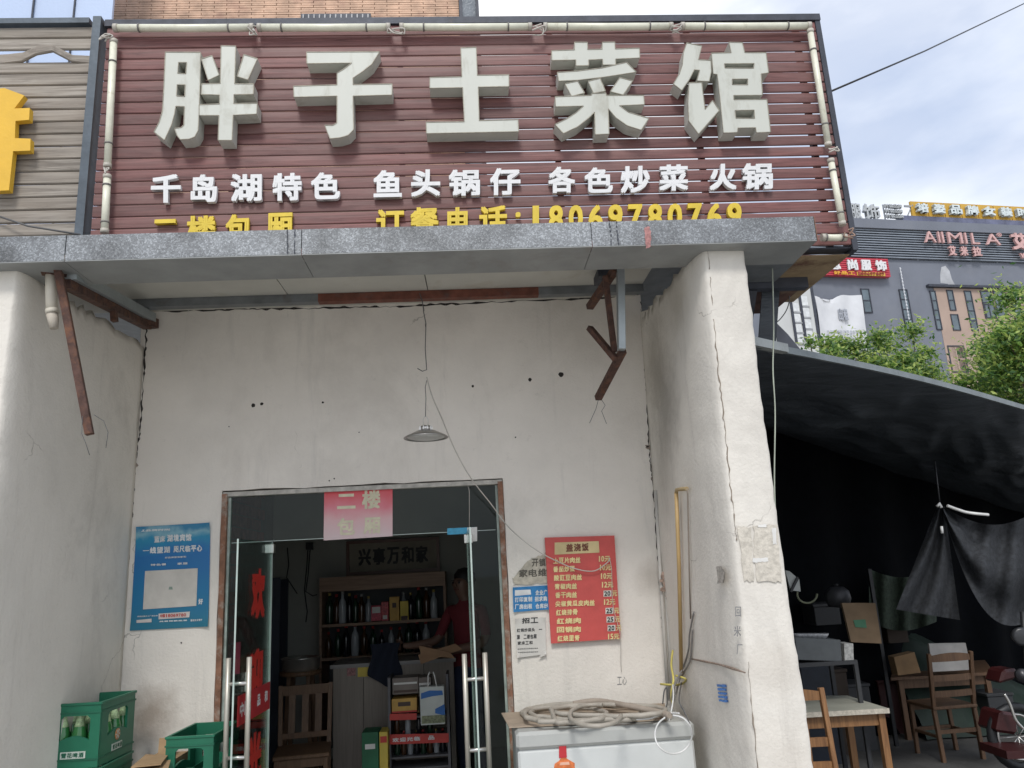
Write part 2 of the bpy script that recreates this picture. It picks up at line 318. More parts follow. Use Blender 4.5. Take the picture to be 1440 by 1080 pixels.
def glyph(mb, ch, q, d, bold=.03, thin=None):
    """glyph filling the quad q (bottom-left, bottom-right, top-right, top-left), solid by depth vector d; bold = weight as a share of its size"""
    if ch not in GL: return mb
    vs, fs, (gw, gh) = GL[ch]; a, b, c, e = [Vector(p) for p in q]; d = Vector(d); ec = {}
    for f in fs:
        for i in range(len(f)):
            ed = (f[i], f[(i+1) % len(f)]); kk = tuple(sorted(ed)); ec.setdefault(kk, []).append(ed)
    rim = [v[0] for v in ec.values() if len(v) == 1]; n = len(vs)
    W = (b-a).length; H = (e-a).length
    bs = bold*max(W, H)
    offs = BOLD4 if bold else [(0, 0)]
    step = d.normalized()*min(.0006, d.length*.12)
    for k, (ox, oy) in enumerate(offs):
        pts = []
        for u, v in vs:
            uu = (u*(W-2*bs)+bs+ox*bs)/W if W > 3*bs else u; vv = (v*(H-2*bs)+bs+oy*bs)/H if H > 3*bs else .5+(v-.5)+oy*bs/max(H, 1e-6)
            pts.append((a+(b-a)*uu)*(1-vv)+(e+(c-e)*uu)*vv + step*k)
        dd = d-step*k*2
        allv = pts+[p+dd for p in pts]; ff = [tuple(reversed(f)) for f in fs]+[tuple(i+n for i in f) for f in fs]+[(i, j, j+n, i+n) for i, j in rim]
        mb.add(allv, ff)
    return mb
def line_text(mb, txt, x0, x1, z0, z1, Y, d=.0008, bold=.02, slope=0.0, gap=.12):
    """a line of print on a wall facing the camera side (-Y); slope = rise of the line over its length"""
    n = len(txt); cw = (x1-x0)/max(1, n)
    for i, ch in enumerate(txt):
        if ch == ' ' or ch not in GL: continue
        a = x0+cw*i; b_ = a+cw*(1-gap); zs = slope*(i/max(1, n)); h = z1-z0
        asp = GL[ch][2]; full = .85
        gh = min(1, max(.12, asp[1]/full)); gw = min(1, max(.12, asp[0]/full))
        cx = (a+b_)/2; hw = (b_-a)/2*gw; cz = (z0+z1)/2+zs; hh = h/2*gh
        if ch.isascii(): hh = h/2
        glyph(mb, ch, [(cx-hw, Y, cz-hh), (cx+hw, Y, cz-hh), (cx+hw, Y, cz+hh), (cx-hw, Y, cz+hh)], (0, -d, 0), bold)
    return mb

# common materials
m_plaster = plaster('old_plaster', (.79, .745, .68), (.47, .43, .385), .42, (.46, .44, .41), .38, [((-1.9, 0, .98), .20, .6, (.20, .13, .08)), ((1.15, 0, 1.6), .16, .45, (.36, .31, .26)), ((.9, 0, 3.35), .5, .25, (.48, .42, .35)), ((-1.2, 0, 2.9), .6, .16, (.50, .45, .39)), ((.5, 0, .95), .45, .25, (.48, .46, .42))])
m_pillar = plaster('pillar_plaster', (.73, .695, .63), (.36, .335, .30), .6, (.42, .39, .36), .5, [((1.2, -.45, 2.62), .40, .62, (.25, .23, .20)), ((1.2, -.25, 2.9), .33, .5, (.30, .27, .22)), ((1.2, -.3, 2.2), .33, .38, (.34, .31, .27)), ((1.2, -.9, 3.1), .22, .4, (.34, .30, .23)), ((1.35, -1.3, 1.2), .18, .3, (.42, .37, .31)), ((1.35, -1.3, .85), .2, .3, (.42, .37, .31)), ((-2.1, -.6, 2.5), .5, .2, (.42, .40, .36)), ((-2.1, -.3, 1.3), .4, .2, (.42, .39, .35))])
m_maroon = wood('maroon_board', (.205, .085, .078), (.075, .027, .026), rough=.5, per=.45, fade=(.22, .135, .122), freq=1.3)
m_grey_wood = wood('weathered_board', (.36, .325, .28), (.13, .11, .09), rough=.7, per=.3, fade=(.30, .25, .20))
m_letter = M('letter_sheet', (.52, .53, .475), .45, var=.06, scale=3, stretch=(1, 1, .35), stain=((.33, .32, .26), .65, 9, .54), bump=.03)
m_white = M('white_letter', (.70, .70, .70), .5, var=.05, stain=((.5, .5, .5), .4, 12, .55), bump=.02)
m_yellow = M('yellow_letter', (.68, .50, .04), .5, var=.12, scale=12, bump=.02)
m_galv = galv('galvanised_sheet', (.93, .98, 1.02), 165)
m_galv_d = M('galvanised_dull', (.20, .215, .225), .5, .5, var=.22, scale=9, stain=((.16, .11, .08), .5, 5, .6))
m_rust = M('rusty_steel', (.085, .045, .035), .8, .15, var=.5, scale=22, bump=.35, stain=((.19, .085, .045), .8, 18, .5))
m_dark = M('dark_steel', (.05, .055, .07), .55, .3, var=.3, scale=10, stain=((.14, .09, .07), .5, 9, .62))
m_tube = M('yellowed_tube', (.72, .71, .58), .35, var=.1, scale=14, stain=((.40, .36, .24), .5, 22, .56), bump=.02)
m_soffit = M('soffit_board', (.52, .51, .46), .7, var=.08, scale=3, stain=((.36, .31, .22), .5, 3, .56))
m_black = M('black_plastic', (.015, .016, .018), .5)
m_wire = M('grey_wire', (.10, .10, .10), .6)
m_cable = M('pale_cable', (.50, .47, .42), .6, var=.2)
m_chrome = M('brushed_steel', (.62, .61, .58), .28, .9, var=.08, bump=0)
m_concrete = M('concrete_floor', (.20, .195, .185), .85, var=.22, scale=3, stain=((.10, .095, .09), .6, 1.8, .5), bump=.3)

G = -.22
# ================================================================== SETTING: ground, road
g = MB().grid(lambda u, v: Vector(((u-.5)*600, (v-.5)*600+60, G)), 24, 24).build('ground', M('street_concrete', (.42, .405, .37), .9, var=.2, scale=2, bump=.4, bscale=90, stain=((.22, .21, .20), .6, .5, .5)), kind='structure')
pv = MB().box((-12, 2.6, -.3), (1.49, 10.5, 0.0)).build('pavement', M('pavement_concrete', (.38, .365, .34), .85, var=.18, scale=3, bump=.3, stain=((.14, .13, .12), .6, 1.5, .52)), kind='structure')
# ================================================================== SHOP BUILDING
WY = 4.9
shop = thing('shop_building', 'single bay shop with dirty white plaster walls under a sheet metal canopy', 'shop building', (0, WY, 0))
dz = 2.265; dxl, dxr = -1.525, .225; XL, XR = -2.06, 1.205
# back wall with its door opening (U-shaped), a little uneven at the opening's edges
def wob(p, a=.006): return a*noise.noise(Vector(p)*9)
loop = [(XL-.02, 0), (XL-.02, 3.62), (XR+.02, 3.62), (XR+.02, 0), (dxr, 0)]
for k in range(14): z = dz*k/14; loop.append((dxr+abs(wob((1, z, 3), .012)), z+.01))
for k in range(15): x = dxr+(dxl-dxr)*k/14; loop.append((x, dz+wob((x, 2, 5), .012)))
for k in range(14, 0, -1): z = dz*k/15; loop.append((dxl-abs(wob((4, z, 3), .012)), z))
loop.append((dxl, 0))
MB().poly([loop], lambda u, v: Vector((u, WY, v)), (0, .1, 0)).build('wall', m_plaster, shop)
# holes drilled in the plaster: dark plugs with a crumbled rim
hm = M('hole_dark', (.03, .025, .022), .9)
rim = M('crumbled_plaster', (.33, .27, .22), .95, var=.4, scale=60)
for (hx, hy, hr) in [(356, 570, .011), (368, 568, .009), (454, 566, .006), (665, 543, .007), (745, 534, .010), (789, 527, .014), (725, 615, .004), (463, 676, .004), (470, 673, .004), (505, 608, .003), (255, 904, .004), (322, 600, .003)]:
    c = P(hx, hy, WY); pts = [(c.x+hr*(1+.5*random.random())*math.cos(a*.7), c.z+hr*(1+.5*random.random())*math.sin(a*.7)) for a in range(9)]
    MB().poly([pts], lambda u, v: Vector((u, WY-.001, v)), (0, .004, 0)).build('wall_hole', hm, shop)
# fine cracks: thin dark slivers following jittered lines
def crack(pix, Y, wd, name='crack', mat=hm, parent=shop, jit=2.0, sub=6):
    pts = []
    for (a, b), (c, d_) in zip(pix[:-1], pix[1:]):
        for k in range(sub):
            t = k/sub; pts.append((a+(c-a)*t+random.uniform(-jit, jit), b+(d_-b)*t+random.uniform(-jit, jit)))
    pts.append(pix[-1]); mb = MB(); ws = [wd*random.choice((.15, .4, .7, 1, 1.5)) for _ in pts]
    for i in range(len(pts)-1):
        A = P(*pts[i], Y); B = P(*pts[i+1], Y); t = (B-A).normalized(); nn = Vector((-t.z, 0, t.x))
        mb.hexa([A-nn*ws[i], B-nn*ws[i+1], B+nn*ws[i+1], A+nn*ws[i]], (0, .003, 0))
    return mb.build(name, mat, parent)
crack([(206, 452), (203, 520), (197, 600), (190, 655), (186, 720), (180, 800), (173, 880), (168, 965)], WY-.002, .0045, sub=16, jit=1.3)
crack([(901, 425), (906, 500), (910, 560), (913, 640), (918, 680), (927, 800), (934, 900)], WY-.002, .0045, sub=16, jit=1.3)
crack([(595, 428), (597, 445), (599, 462)], WY-.002, .0014, jit=.6)
crack([(228, 437), (330, 435), (420, 434), (520, 432), (620, 428), (720, 424), (850, 418), (900, 414)], WY-.002, .0055, sub=14, jit=1.2)
for (a, b, r) in [(188, 655, .03), (911, 628, .022), (917, 672, .012)]:
    c = P(a, b, WY-.003); pts = [(c.x+r*random.uniform(.4, 1)*math.cos(k*.63), c.z+r*random.uniform(.4, 1)*math.sin(k*.63)) for k in range(10)]
    MB().poly([pts], lambda u, v: Vector((u, WY-.003, v)), (0, .006, 0)).build('broken_spot', rim, shop)
    pts = [(c.x+.5*r*random.uniform(.4, 1)*math.cos(k*.8), c.z+.5*r*random.uniform(.4, 1)*math.sin(k*.8)) for k in range(8)]
    MB().poly([pts], lambda u, v: Vector((u, WY-.005, v)), (0, .004, 0)).build('wall_hole', hm, shop)
# side piers: lofted plaster with a rounded arris and a broken top
def pier(name, frontX, backX, thick, side, label, jag):
    """side=+1: pier to the right of the bay (visible face looks to -X). frontX/backX(z) give the visible face"""
    ry_ = .38 if side > 0 else .10
    ys = [3.6+ry_+(WY-3.6-ry_)*k/26 for k in range(27)]
    prof = []           # ring of (u, kind): go along the inner face from back to front, round the arris, across the front, round, back
    ring = [('in', y) for y in reversed(ys[1:])] + [('arc', a) for a in (.08, .2, .32, .44, .56, .68, .8, .9, 1)] + [('fr', t) for t in (.25, .5, .75)] + [('arc2', a) for a in (0, .5, 1)] + [('out', WY+.1)]
    NZ = 60; vs = []; R = .02; RX, RY = (.055, .38) if side > 0 else (.03, .10)
    for j in range(NZ+1):
        for kind, t in ring:
            zt = 3.262
            if kind == 'in' and jag: zt = jag(t)
            if kind == 'arc' and jag and side > 0: zt = 3.262-.03*(1-t)
            z = zt*j/NZ; fx = frontX(z)-side*(RX-.02); bx = backX(z); sx = side
            if kind == 'in': x = fx+(bx-fx)*(t-3.6-RY)/(WY-3.6-RY); y = t
            elif kind == 'arc': a = t*math.pi/2; x = fx+sx*RX*(1-math.cos(a)); y = 3.6+RY*(1-math.sin(a))
            elif kind == 'fr': x = fx+sx*(RX+(thick(z)-R-RX+(RX-.02))*t); y = 3.6
            elif kind == 'arc2': a = t*math.pi/2; x = fx+sx*(RX-.02)+sx*(thick(z)-R+R*math.sin(a)); y = 3.6+R*(1-math.cos(a))
            else: x = fx+sx*(RX-.02)+sx*thick(z); y = t
            w_ = .007*noise.noise(Vector((x*2, y*3, z*2.2)))+.003*noise.noise(Vector((x*9, y*9, z*9)))
            if kind in ('arc', 'arc2'): w_ += .006*noise.noise(Vector((3, 1, z*14)))
            if kind == 'in' and t >= WY-.03: w_ = 0
            vs.append(Vector((x+(sx*w_ if kind in ('in', 'arc') else -sx*w_ if kind == 'arc2' else 0), y+(w_ if kind in ('fr', 'arc', 'arc2') else 0), z)))
    W = len(ring); fs = [(j*W+i, j*W+i+1, (j+1)*W+i+1, (j+1)*W+i) for j in range(NZ) for i in range(W-1)]
    fs += [(j*W+W-1, j*W, (j+1)*W, (j+1)*W+W-1) for j in range(NZ)]
    mb = MB(); mb.add(vs, fs, True); k = NZ*W
    mid = Vector((frontX(3)+side*.12, 4.2, 3.22)); mb.v.append(mid); mi = len(mb.v)-1
    for i in range(W): mb.f.append((k+i, k+(i+1) % W, mi)); mb.smooth.append(False)
    return mb.build(name, m_pillar, shop, label)
def lerpz(tab):
    def f(z):
        if z <= tab[0][0]: return tab[0][1]
        for (a, va), (b, vb) in zip(tab, tab[1:]):
            if z <= b: return va+(vb-va)*(z-a)/(b-a)
        return tab[-1][1]
    return f
random.seed(3)
steps = [3.262]
jg = {}
def jag_r(y):
    k = round((y-3.6)/(WY-3.6)*26)
    if k not in jg:
        base = 3.262+(.10)*(k/26); jg[k] = base - (.0 if k < 2 else .045+.075*noise.noise(Vector((k*.31, 2.2, 0)))+.05*noise.noise(Vector((k*.83, 5.1, 0)))+random.choice((0, 0, .02)))
    return jg[k]
pier('right_pier', lerpz([(0, 1.20), (.8, 1.203), (1.97, 1.222), (3.28, 1.241)]), lerpz([(0, 1.165), (1, 1.172), (2.2, 1.187), (3.4, 1.212)]), lerpz([(0, .285), (.8, .27), (1.96, .233), (3.28, .223)]), 1, 'right hand pier with grey mould stains and scraped notices', jag_r)
jg2 = {}
def jag_l(y):
    k = round((y-3.6)/(WY-3.6)*26)
    if k not in jg2: jg2[k] = 3.262+.0*(k/26)-random.choice((0, .02, .05, .01, .03))+(.0 if k < 4 else -.015)
    return jg2[k]
pier('left_pier', lerpz([(0, -2.14), (1.2, -2.13), (2.9, -2.125), (3.28, -2.116)]), lerpz([(0, -2.075), (1.1, -2.066), (3.4, -2.05)]), lambda z: .5, -1, 'left hand pier plaster with a vertical crack', jag_l)
# crack down each pier's arris
mb = MB(); zz = 3.1
pts = []
while zz > .6:
    pts.append(Vector((1.345+.012*noise.noise(Vector((0, 0, zz*5)))-.09*(3.1-zz)/2.6*.2, 3.595, zz))); zz -= .035
crack([(994, 340), (1001, 420), (1010, 520), (1019, 600), (1028, 690), (1036, 760)], 3.5955, .0022, sub=12, jit=1.2, mat=M('crack_grey', (.22, .18, .14), .9))
crack([(1052, 930), (1058, 1000), (1066, 1080)], 3.5955, .002, sub=9, jit=1.0, mat=MC['crack_grey'])
# scraped notices, pen marks, stamp on the right pier
pf = 3.6-.006
scr = M('scraped_paper', (.56, .52, .45), .95, var=.22, scale=40, bump=.5, bscale=60)
def rag(c4, Y, n=9, j=1.6):
    out = []
    for (a, b), (c, d_) in zip(c4, c4[1:]+c4[:1]):
        for k in range(n): t = k/n; out.append((a+(c-a)*t+random.uniform(-j, j), b+(d_-b)*t+random.uniform(-j, j)))
    return [(p.x, p.z) for p in (P(a, b, Y) for a, b in out)]
def patch(name, c4, Y, mat, parent, j=1.6, d=.0025, **kw):
    return MB().poly([rag(c4, Y, 8, j)], lambda u, v: Vector((u, Y, v)), (0, d, 0)).build(name, mat, parent, **kw)
patch('scraped_notice', [(1036, 741), (1056, 741), (1060, 818), (1048, 817)], pf, scr, shop)
patch('scraped_notice', [(1060, 739), (1093, 738), (1099, 818), (1063, 818)], pf, scr, shop)
wht = M('torn_paper_white', (.70, .69, .66), .9, var=.1)
for c4 in ([(1058, 785), (1080, 784), (1080, 790), (1059, 791)], [(1066, 738), (1078, 737), (1078, 741), (1066, 742)], [(1086, 742), (1091, 742), (1092, 765), (1087, 765)]): patch('torn_edge', c4, pf-.002, wht, shop, .8)
# ------------------------------------------------ canopy
can = thing('metal_canopy', 'galvanised sheet canopy box running across the shop front above the piers', 'canopy', (0, 3.5, 3.2))
b0, b1 = P(-260, 345, 3.5), P(1148, 304, 3.5)
zb, ztp = 3.224, 3.355
def fascia(x0, x1, y=3.5):
    mb = MB(); mb.box((x0, y, zb), (x1, y+.004, ztp)); mb.box((x0, y+.004, zb), (x1, y+.30, zb+.004)); mb.box((x0, y+.004, ztp-.004), (x1, y+.22, ztp)); mb.box((x0, y+.296, zb+.004), (x1, y+.30, zb+.06)); return mb
xs = [-3.6, -1.86, -.755, .66, 1.80]
m_under = M('galvanised_underside', (.30, .31, .305), .55, .35, var=.14, scale=5, stain=((.22, .19, .16), .5, 3, .55), bump=.04)
for i in range(4):
    a_, b_, y_ = xs[i]+.0015, xs[i+1]-.0015, 3.5+.0015*(i % 2)
    MB().box((a_, y_, zb+.0015), (b_, y_+.004, ztp)).box((a_, y_+.004, ztp-.004), (b_, y_+.22, ztp)).build('fascia_sheet', m_galv, can, bevel=.001)
    MB().box((a_, y_+.0005, zb-.003), (b_, y_+.30, zb+.001)).box((a_, y_+.296, zb+.001), (b_, y_+.30, zb+.06)).build('under_sheet', m_under, can)
MB().box((1.801, 3.502, zb+.002), (1.805, 3.8, ztp-.002)).build('end_cap', M('rust_edge', (.22, .12, .08), .8, var=.5, scale=20), can)
# joints of the fascia: dark twin straps
for a in (407, 862):
    p = P(a, 335, 3.497)
    for dx in (-.012, .022): 
        mb = MB(); z = zb+.006
        while z < ztp-.01:
            if random.random() < .75: mb.box((p.x+dx+random.uniform(-.002, .002), 3.4975, z), (p.x+dx+random.uniform(.003, .008), 3.4995, z+.009))
            z += .0115
        mb.build('joint_seam', m_dark, can)
patch('red_paint_mark', [(906, 320), (914, 319), (916, 347), (909, 349)], 3.4985, M('red_paint', (.36, .17, .16), .7, var=.4, scale=60), can, 1.2, .001)
# soffit boards above, with joints, and the purlin
zs = 3.46
jx = [-3.0, P(392, 415, 4.5).x, P(592, 415, 4.5).x+.02, 1.19]
for i in range(3):
    s0, s1 = jx[i], jx[i+1]
    MB().hexa([(s0+.003, 3.79, zs), (s1-.003, 3.79, zs), (s1-.003+.02*(i < 2), 4.9, zs), (s0+.003+.02*(i > 0), 4.9, zs)], (0, 0, .012)).build('soffit_board', m_soffit, can)
pz0 = 3.405
pu = thing('roof_purlin', 'long steel purlin under the canopy boards, partly painted red brown', 'steel beam', (0, 4.68, 3.4))
def cprof(x0, x1, mat, nm): MB().box((x0, 4.66, pz0), (x1, 4.72, pz0+.006)).box((x0, 4.66, pz0+.006), (x1, 4.665, zs-.002)).box((x0, 4.715, pz0+.006), (x1, 4.72, zs-.002)).build(nm, mat, pu)
xr0, xr1 = P(447, 410, 4.66).x, P(757, 403, 4.66).x
cprof(-2.07, xr0, m_galv_d, 'steel_length'); cprof(xr0+.001, xr1, M('redbrown_primer', (.16, .055, .035), .7, var=.4, scale=14, stain=((.10, .09, .09), .7, 9, .55)), 'primed_length'); cprof(xr1+.001, 1.19, m_galv_d, 'steel_length')
MB().box((-2.02, 3.8, zs+.02), (-2.0, 4.9, zs+.05)).box((-3.6, 3.86, zs+.03), (1.8, 9.6, zs+.06)).build('roof_sheet', m_galv_d, can)
# left bracket: steel angle along the pier and its strut
lb = thing('left_bracket', 'rusty angle steel bracket at the left pier with a long loose strut hanging down', 'bracket', (-2.0, 4.2, 3.2))
A = P(91, 372, 3.66); B = P(213, 446, 4.84)
A = Vector((-1.99, 3.66, 3.19)); B = Vector((-1.99, 4.86, 3.36))
A = P(93, 384, 3.66); B = P(208, 447, 4.82)
MB().bar(A+Vector((.02, 0, -.005)), B+Vector((.02, 0, .0)), .06, .055).build('galvanised_arm', M('galv_light', (.36, .40, .41), .45, .5, var=.12, scale=7), lb)
MB().bar(A+Vector((-.0, 0, -.055)), B+Vector((-.0, 0, -.055)), .05, .045).build('rusty_arm', m_rust, lb)
a, b = P(82, 380, 3.62), P(126, 611, 3.66)
MB().bar(a, b, .040, .035).build('strut', m_rust, lb, bevel=.002)
MB().bar(P(60, 377, 3.64), P(96, 384, 3.68), .05, .06).build('stub', m_rust, lb)
MB().bar(P(160, 438, 4.2), P(161, 452, 4.2), .035, .03).build('stub', m_rust, lb)
MB().bar(P(196, 447, 4.7), P(216, 456, 4.87), .07, .06).build('end_plate', m_rust, lb)
MB().tube([P(132, 583, 3.66), P(146, 592, 3.68), P(152, 608, 3.68), P(149, 630, 3.67)], .0018, 5).build('wire', m_wire, lb)
MB().tube([P(116, 585, 3.63), P(115, 610, 3.63), P(120, 622, 3.62), P(126, 640, 3.62)], .0016, 5).build('wire', m_wire, lb)
# right bracket, broken
rb = thing('right_bracket', 'broken rusty steel bracket hanging beside the right pier', 'bracket', (.9, 4.2, 3.2))
for nm, a, b, w_ in [('rusty_member', P(866, 378, 4.05), P(829, 432, 4.45), .042), ('rusty_member', P(851, 388, 4.1), P(864, 495, 4.15), .036), ('rusty_member', P(829, 461, 4.3), P(866, 505, 4.12), .036), ('rusty_member', P(876, 493, 4.08), P(841, 560, 4.5), .04)]:
    MB().bar(a, b, w_, w_*.85).build(nm, m_rust, rb, bevel=.0015)
MB().bar(P(872, 352, 4.05), P(874, 492, 4.05), .052, .04).build('galvanised_post', M('galv_light', (.36, .40, .41), .45, .5, var=.12, scale=7), rb, bevel=.002)
MB().box((P(846, 410, 4.4).x-.03, 4.3, 3.38), (P(846, 410, 4.4).x+.04, 4.47, 3.43)).build('clamp', m_dark, rb)
MB().tube([P(842, 560, 4.5), P(838, 575, 4.5), P(829, 595, 4.5)], .0016, 5).tube([P(846, 562, 4.5), P(851, 570, 4.5), P(846, 578, 4.5), P(853, 596, 4.5)], .0016, 5).build('wire', m_wire, rb)
# right end: rusted plates beyond the pier
ru = thing('canopy_end_plates', 'rusted steel plates and angles at the right end of the canopy beyond the pier', 'steel plates', (1.8, 4.2, 3.2))
m_rp = M('rust_plate', (.30, .22, .13), .8, .2, var=.3, scale=5, stain=((.10, .035, .025), .95, 4.5, .52), bump=.2)
MB().box((1.82, 3.80, 3.262), (2.12, 4.55, 3.268)).build('rusty_plate', m_rp, ru)
MB().box((1.46, 3.80, 3.235), (1.82, 4.10, 3.241)).build('grey_plate', m_galv_d, ru)
MB().box((1.46, 4.11, 3.20), (2.02, 4.17, 3.27)).build('cross_angle', m_dark, ru)
MB().box((1.50, 4.18, 3.215), (2.0, 4.62, 3.222)).build('rusty_plate', M('rust_deep', (.12, .06, .045), .85, var=.5, scale=8, stain=((.25, .19, .13), .7, 5, .55)), ru)
MB().bar((1.55, 4.2, 3.19), (1.60, 4.75, 2.85), .05, .04).bar((1.70, 4.15, 3.21), (1.72, 4.65, 2.7), .045, .04).build('brace', m_dark, ru)
# drain stub left
dp = P(72, 388, 3.68); ds = thing('drain_pipe', 'short cream plastic drain pipe stub high on the left pier', 'pipe', (dp.x, 3.68, 2.9))
MB().tube([P(72, 378, 3.66), P(72, 410, 3.66), P(73, 437, 3.66)], .026, 14).build('pipe', M('cream_pvc', (.60, .56, .47), .6, var=.12), ds)
MB().tube([P(73, 435, 3.66), P(74, 441, 3.66)], .030, 14).build('coupling', MC['cream_pvc'], ds)
MB().tube([P(73, 441, 3.66), P(75, 450, 3.66), P(76, 462, 3.66)], [.026, .025, .019], 12).build('broken_end', M('pvc_dirty', (.42, .38, .32), .7, var=.3), ds)

# ================================================================== MAIN SIGN
SY = 3.75
x0, x1 = -1.885, 2.125; zt_, zb_ = 4.70, 3.30
sign = thing('shop_sign', 'wide signboard of maroon boards with large cream box characters above the shop', 'shop sign', (0, SY, zb_))
NP = 21; ph = (zt_-zb_)/NP
random.seed(11)
for k in range(NP):
    za = zb_+ph*k; zc = za+ph
    lowr = max(0, 1-k/14)            # lower boards have shrunk more at the right
    gl = .0035; gr = .004+.0085*(1 if 2 < k < 15 else .25)*random.uniform(.25, 1.1)
    n = 16; vs = []; mb = MB(); ph_ = random.uniform(0, 9)
    # a board with a lapped lip: profile swept along x with a slight wave
    def prof(x):
        t = (x-x0)/(x1-x0); gp = gl+(gr-gl)*max(0, (t-.3)/.7)+.002*max(0, noise.noise(Vector((x*2.1, k*7.7, 3)))); wv = .0022*noise.noise(Vector((x*1.3+ph_, k*3.1, 0)))
        yb = .002*noise.noise(Vector((x*1.7, k*5.3, 4)))
        top = zc-gp/2+wv; bot = za+gp/2+wv
        return [(SY+yb+.003, bot), (SY+yb, bot+.004), (SY+yb-.001, (top+bot)/2), (SY+yb, top-.007), (SY+yb+.003, top), (SY+.0085, top), (SY+.0085, bot)]
    for i in range(n+1):
        x = x0+.012+(x1-x0-.024)*i/n
        vs += [Vector((x, y, z)) for y, z in prof(x)]
    W = 7; fs = [(i*W+j, i*W+(j+1) % W, (i+1)*W+(j+1) % W, (i+1)*W+j) for i in range(n) for j in range(W)]+[tuple(range(W-1, -1, -1)), tuple(n*W+j for j in range(W))]
    mb.add(vs, fs); mb.build('plank', m_maroon, sign)
MB().box((x0-.0, SY-.012, zt_+.001), (x1+.022, SY+.07, zt_+.042)).build('top_rail', m_dark, sign)
MB().box((x1-.01, SY-.006, zb_-.03), (x1+.020, SY+.09, zt_)).build('side_rail', m_dark, sign)
MB().box((x0-.055, SY-.03, zb_-.05), (x0-.012, SY+.05, zt_+.05)).build('side_rail', M('slate_rail', (.085, .105, .125), .5, .3, var=.25, scale=8), sign)
for x in (-1.2, -.3, .55, 1.35, 2.0): MB().box((x, SY+.03, zb_), (x+.03, SY+.06, zt_)).build('back_stud', m_dark, sign)
MB().box((x0, SY+.015, zb_-.012), (x1, SY+.09, zb_-.004)).build('bottom_rail', m_dark, sign)
# large channel letters, traced as outlines with holes
def Z(region, sc): return lambda u, v: (region[0]+u/sc, region[1]+v/sc)
LY = SY-.085
BIG = {
 'a': (Z((200, 50), 6.356), [
   [[(207,148),(522,150),(517,440),(508,700),(500,850),(470,905),(420,925),(340,930),(310,890),(290,830),(350,822),(372,800),(378,635),(300,632),(290,700),(265,790),(225,880),(200,935),(105,862),(150,780),(180,680),(192,500)],
    [(325,240),(398,242),(390,342),(318,338)], [(312,440),(385,440),(380,545),(308,540)]],
   [[(530,210),(625,180),(688,355),(590,402)]], [[(910,172),(1032,210),(945,398),(850,368)]],
   [[(707,95),(838,98),(828,435),(998,435),(995,528),(822,532),(820,612),(1030,608),(1025,705),(815,715),(805,940),(680,940),(688,718),(511,718),(511,622),(693,615),(693,535),(528,530),(535,435),(700,432)]]]),
 'b': (Z((400, 50), 6.35), [[[(198,148),(850,145),(780,255),(700,320),(612,380),(612,438),(962,432),(960,530),(612,540),(618,840),(570,890),(500,912),(408,920),(385,870),(360,800),(430,803),(468,780),(470,540),(85,550),(80,452),(470,440),(470,335),(530,300),(600,245),(200,250)]]]),
 'c': (Z((590, 50), 6.353), [[[(368,110),(506,105),(516,355),(798,350),(800,455),(524,460),(533,760),(880,750),(885,858),(62,875),(58,775),(400,770),(385,465),(90,470),(92,375),(378,368)]]]),
 'd': (Z((765, 50), 6.35), [
   [[(68,135),(272,128),(272,60),(388,60),(390,125),(520,122),(520,60),(632,58),(636,120),(852,112),(856,200),(640,210),(640,262),(525,262),(522,212),(398,218),(400,268),(285,270),(284,218),(70,222)]],
   [[(118,330),(300,318),(520,290),(735,240),(825,328),(540,372),(300,400),(130,408)]],
   [[(185,432),(300,410),(362,515),(245,545)]], [[(392,412),(500,385),(548,500),(440,519)]], [[(675,380),(790,410),(705,535),(590,505)]],
   [[(98,552),(420,540),(425,524),(550,518),(555,540),(888,540),(895,622),(672,632),(750,690),(935,745),(865,850),(740,810),(640,740),(572,660),(580,885),(455,890),(450,690),(400,740),(300,820),(172,880),(95,800),(200,750),(290,690),(350,635),(102,642)]]]),
 'e': (Z((935, 50), 6.35), [
   [[(195,65),(330,92),(300,215),(410,222),(415,320),(395,410),(285,405),(310,310),(262,305),(220,390),(150,490),(75,432),(130,340),(155,260),(165,150)]],
   [[(215,422),(328,420),(358,660),(425,580),(485,670),(300,880),(212,765),(205,600)]],
   [[(570,62),(690,65),(712,155),(902,155),(925,335),(858,345),(870,535),(612,538),(615,575),(910,572),(943,865),(815,870),(808,825),(650,828),(645,868),(520,872),(490,560),(465,350),(430,345),(414,160),(590,155)],
    [(530,255),(795,252),(790,295),(535,292)], [(600,392),(738,390),(738,442),(600,440)], [(625,672),(795,668),(800,742),(632,740)]]])}
def pz2(fn, Y):
    def g(u, v):
        p = P(*fn(u, v), Y); return (p.x, p.z)
    return g
m_lip = M('letter_lip', (.25, .23, .18), .5, .2, var=.3, scale=30)
for k, (fn, pieces) in BIG.items():
    mb = MB(); lip = MB()
    t2 = pz2(fn, LY)
    for i, loops in enumerate(pieces):
        L2 = [[t2(*p) for p in lp] for lp in loops]; off = .0012*i
        mb.poly(L2, lambda u, v, off=off: Vector((u, LY-off, v)), (0, .084, 0))
        for lp in L2:      # thin raised trim round the face edge
            for p, q in zip(lp, lp[1:]+lp[:1]):
                A = Vector((p[0], LY-off-.0005, p[1])); B = Vector((q[0], LY-off-.0005, q[1]))
                if (B-A).length > .004: lip.bar(A, B, .0038, .0034, up=(0, 1, 0))
    ch = mb.build('box_letter', m_letter, sign)
    lip.build('letter_trim', m_lip, ch)
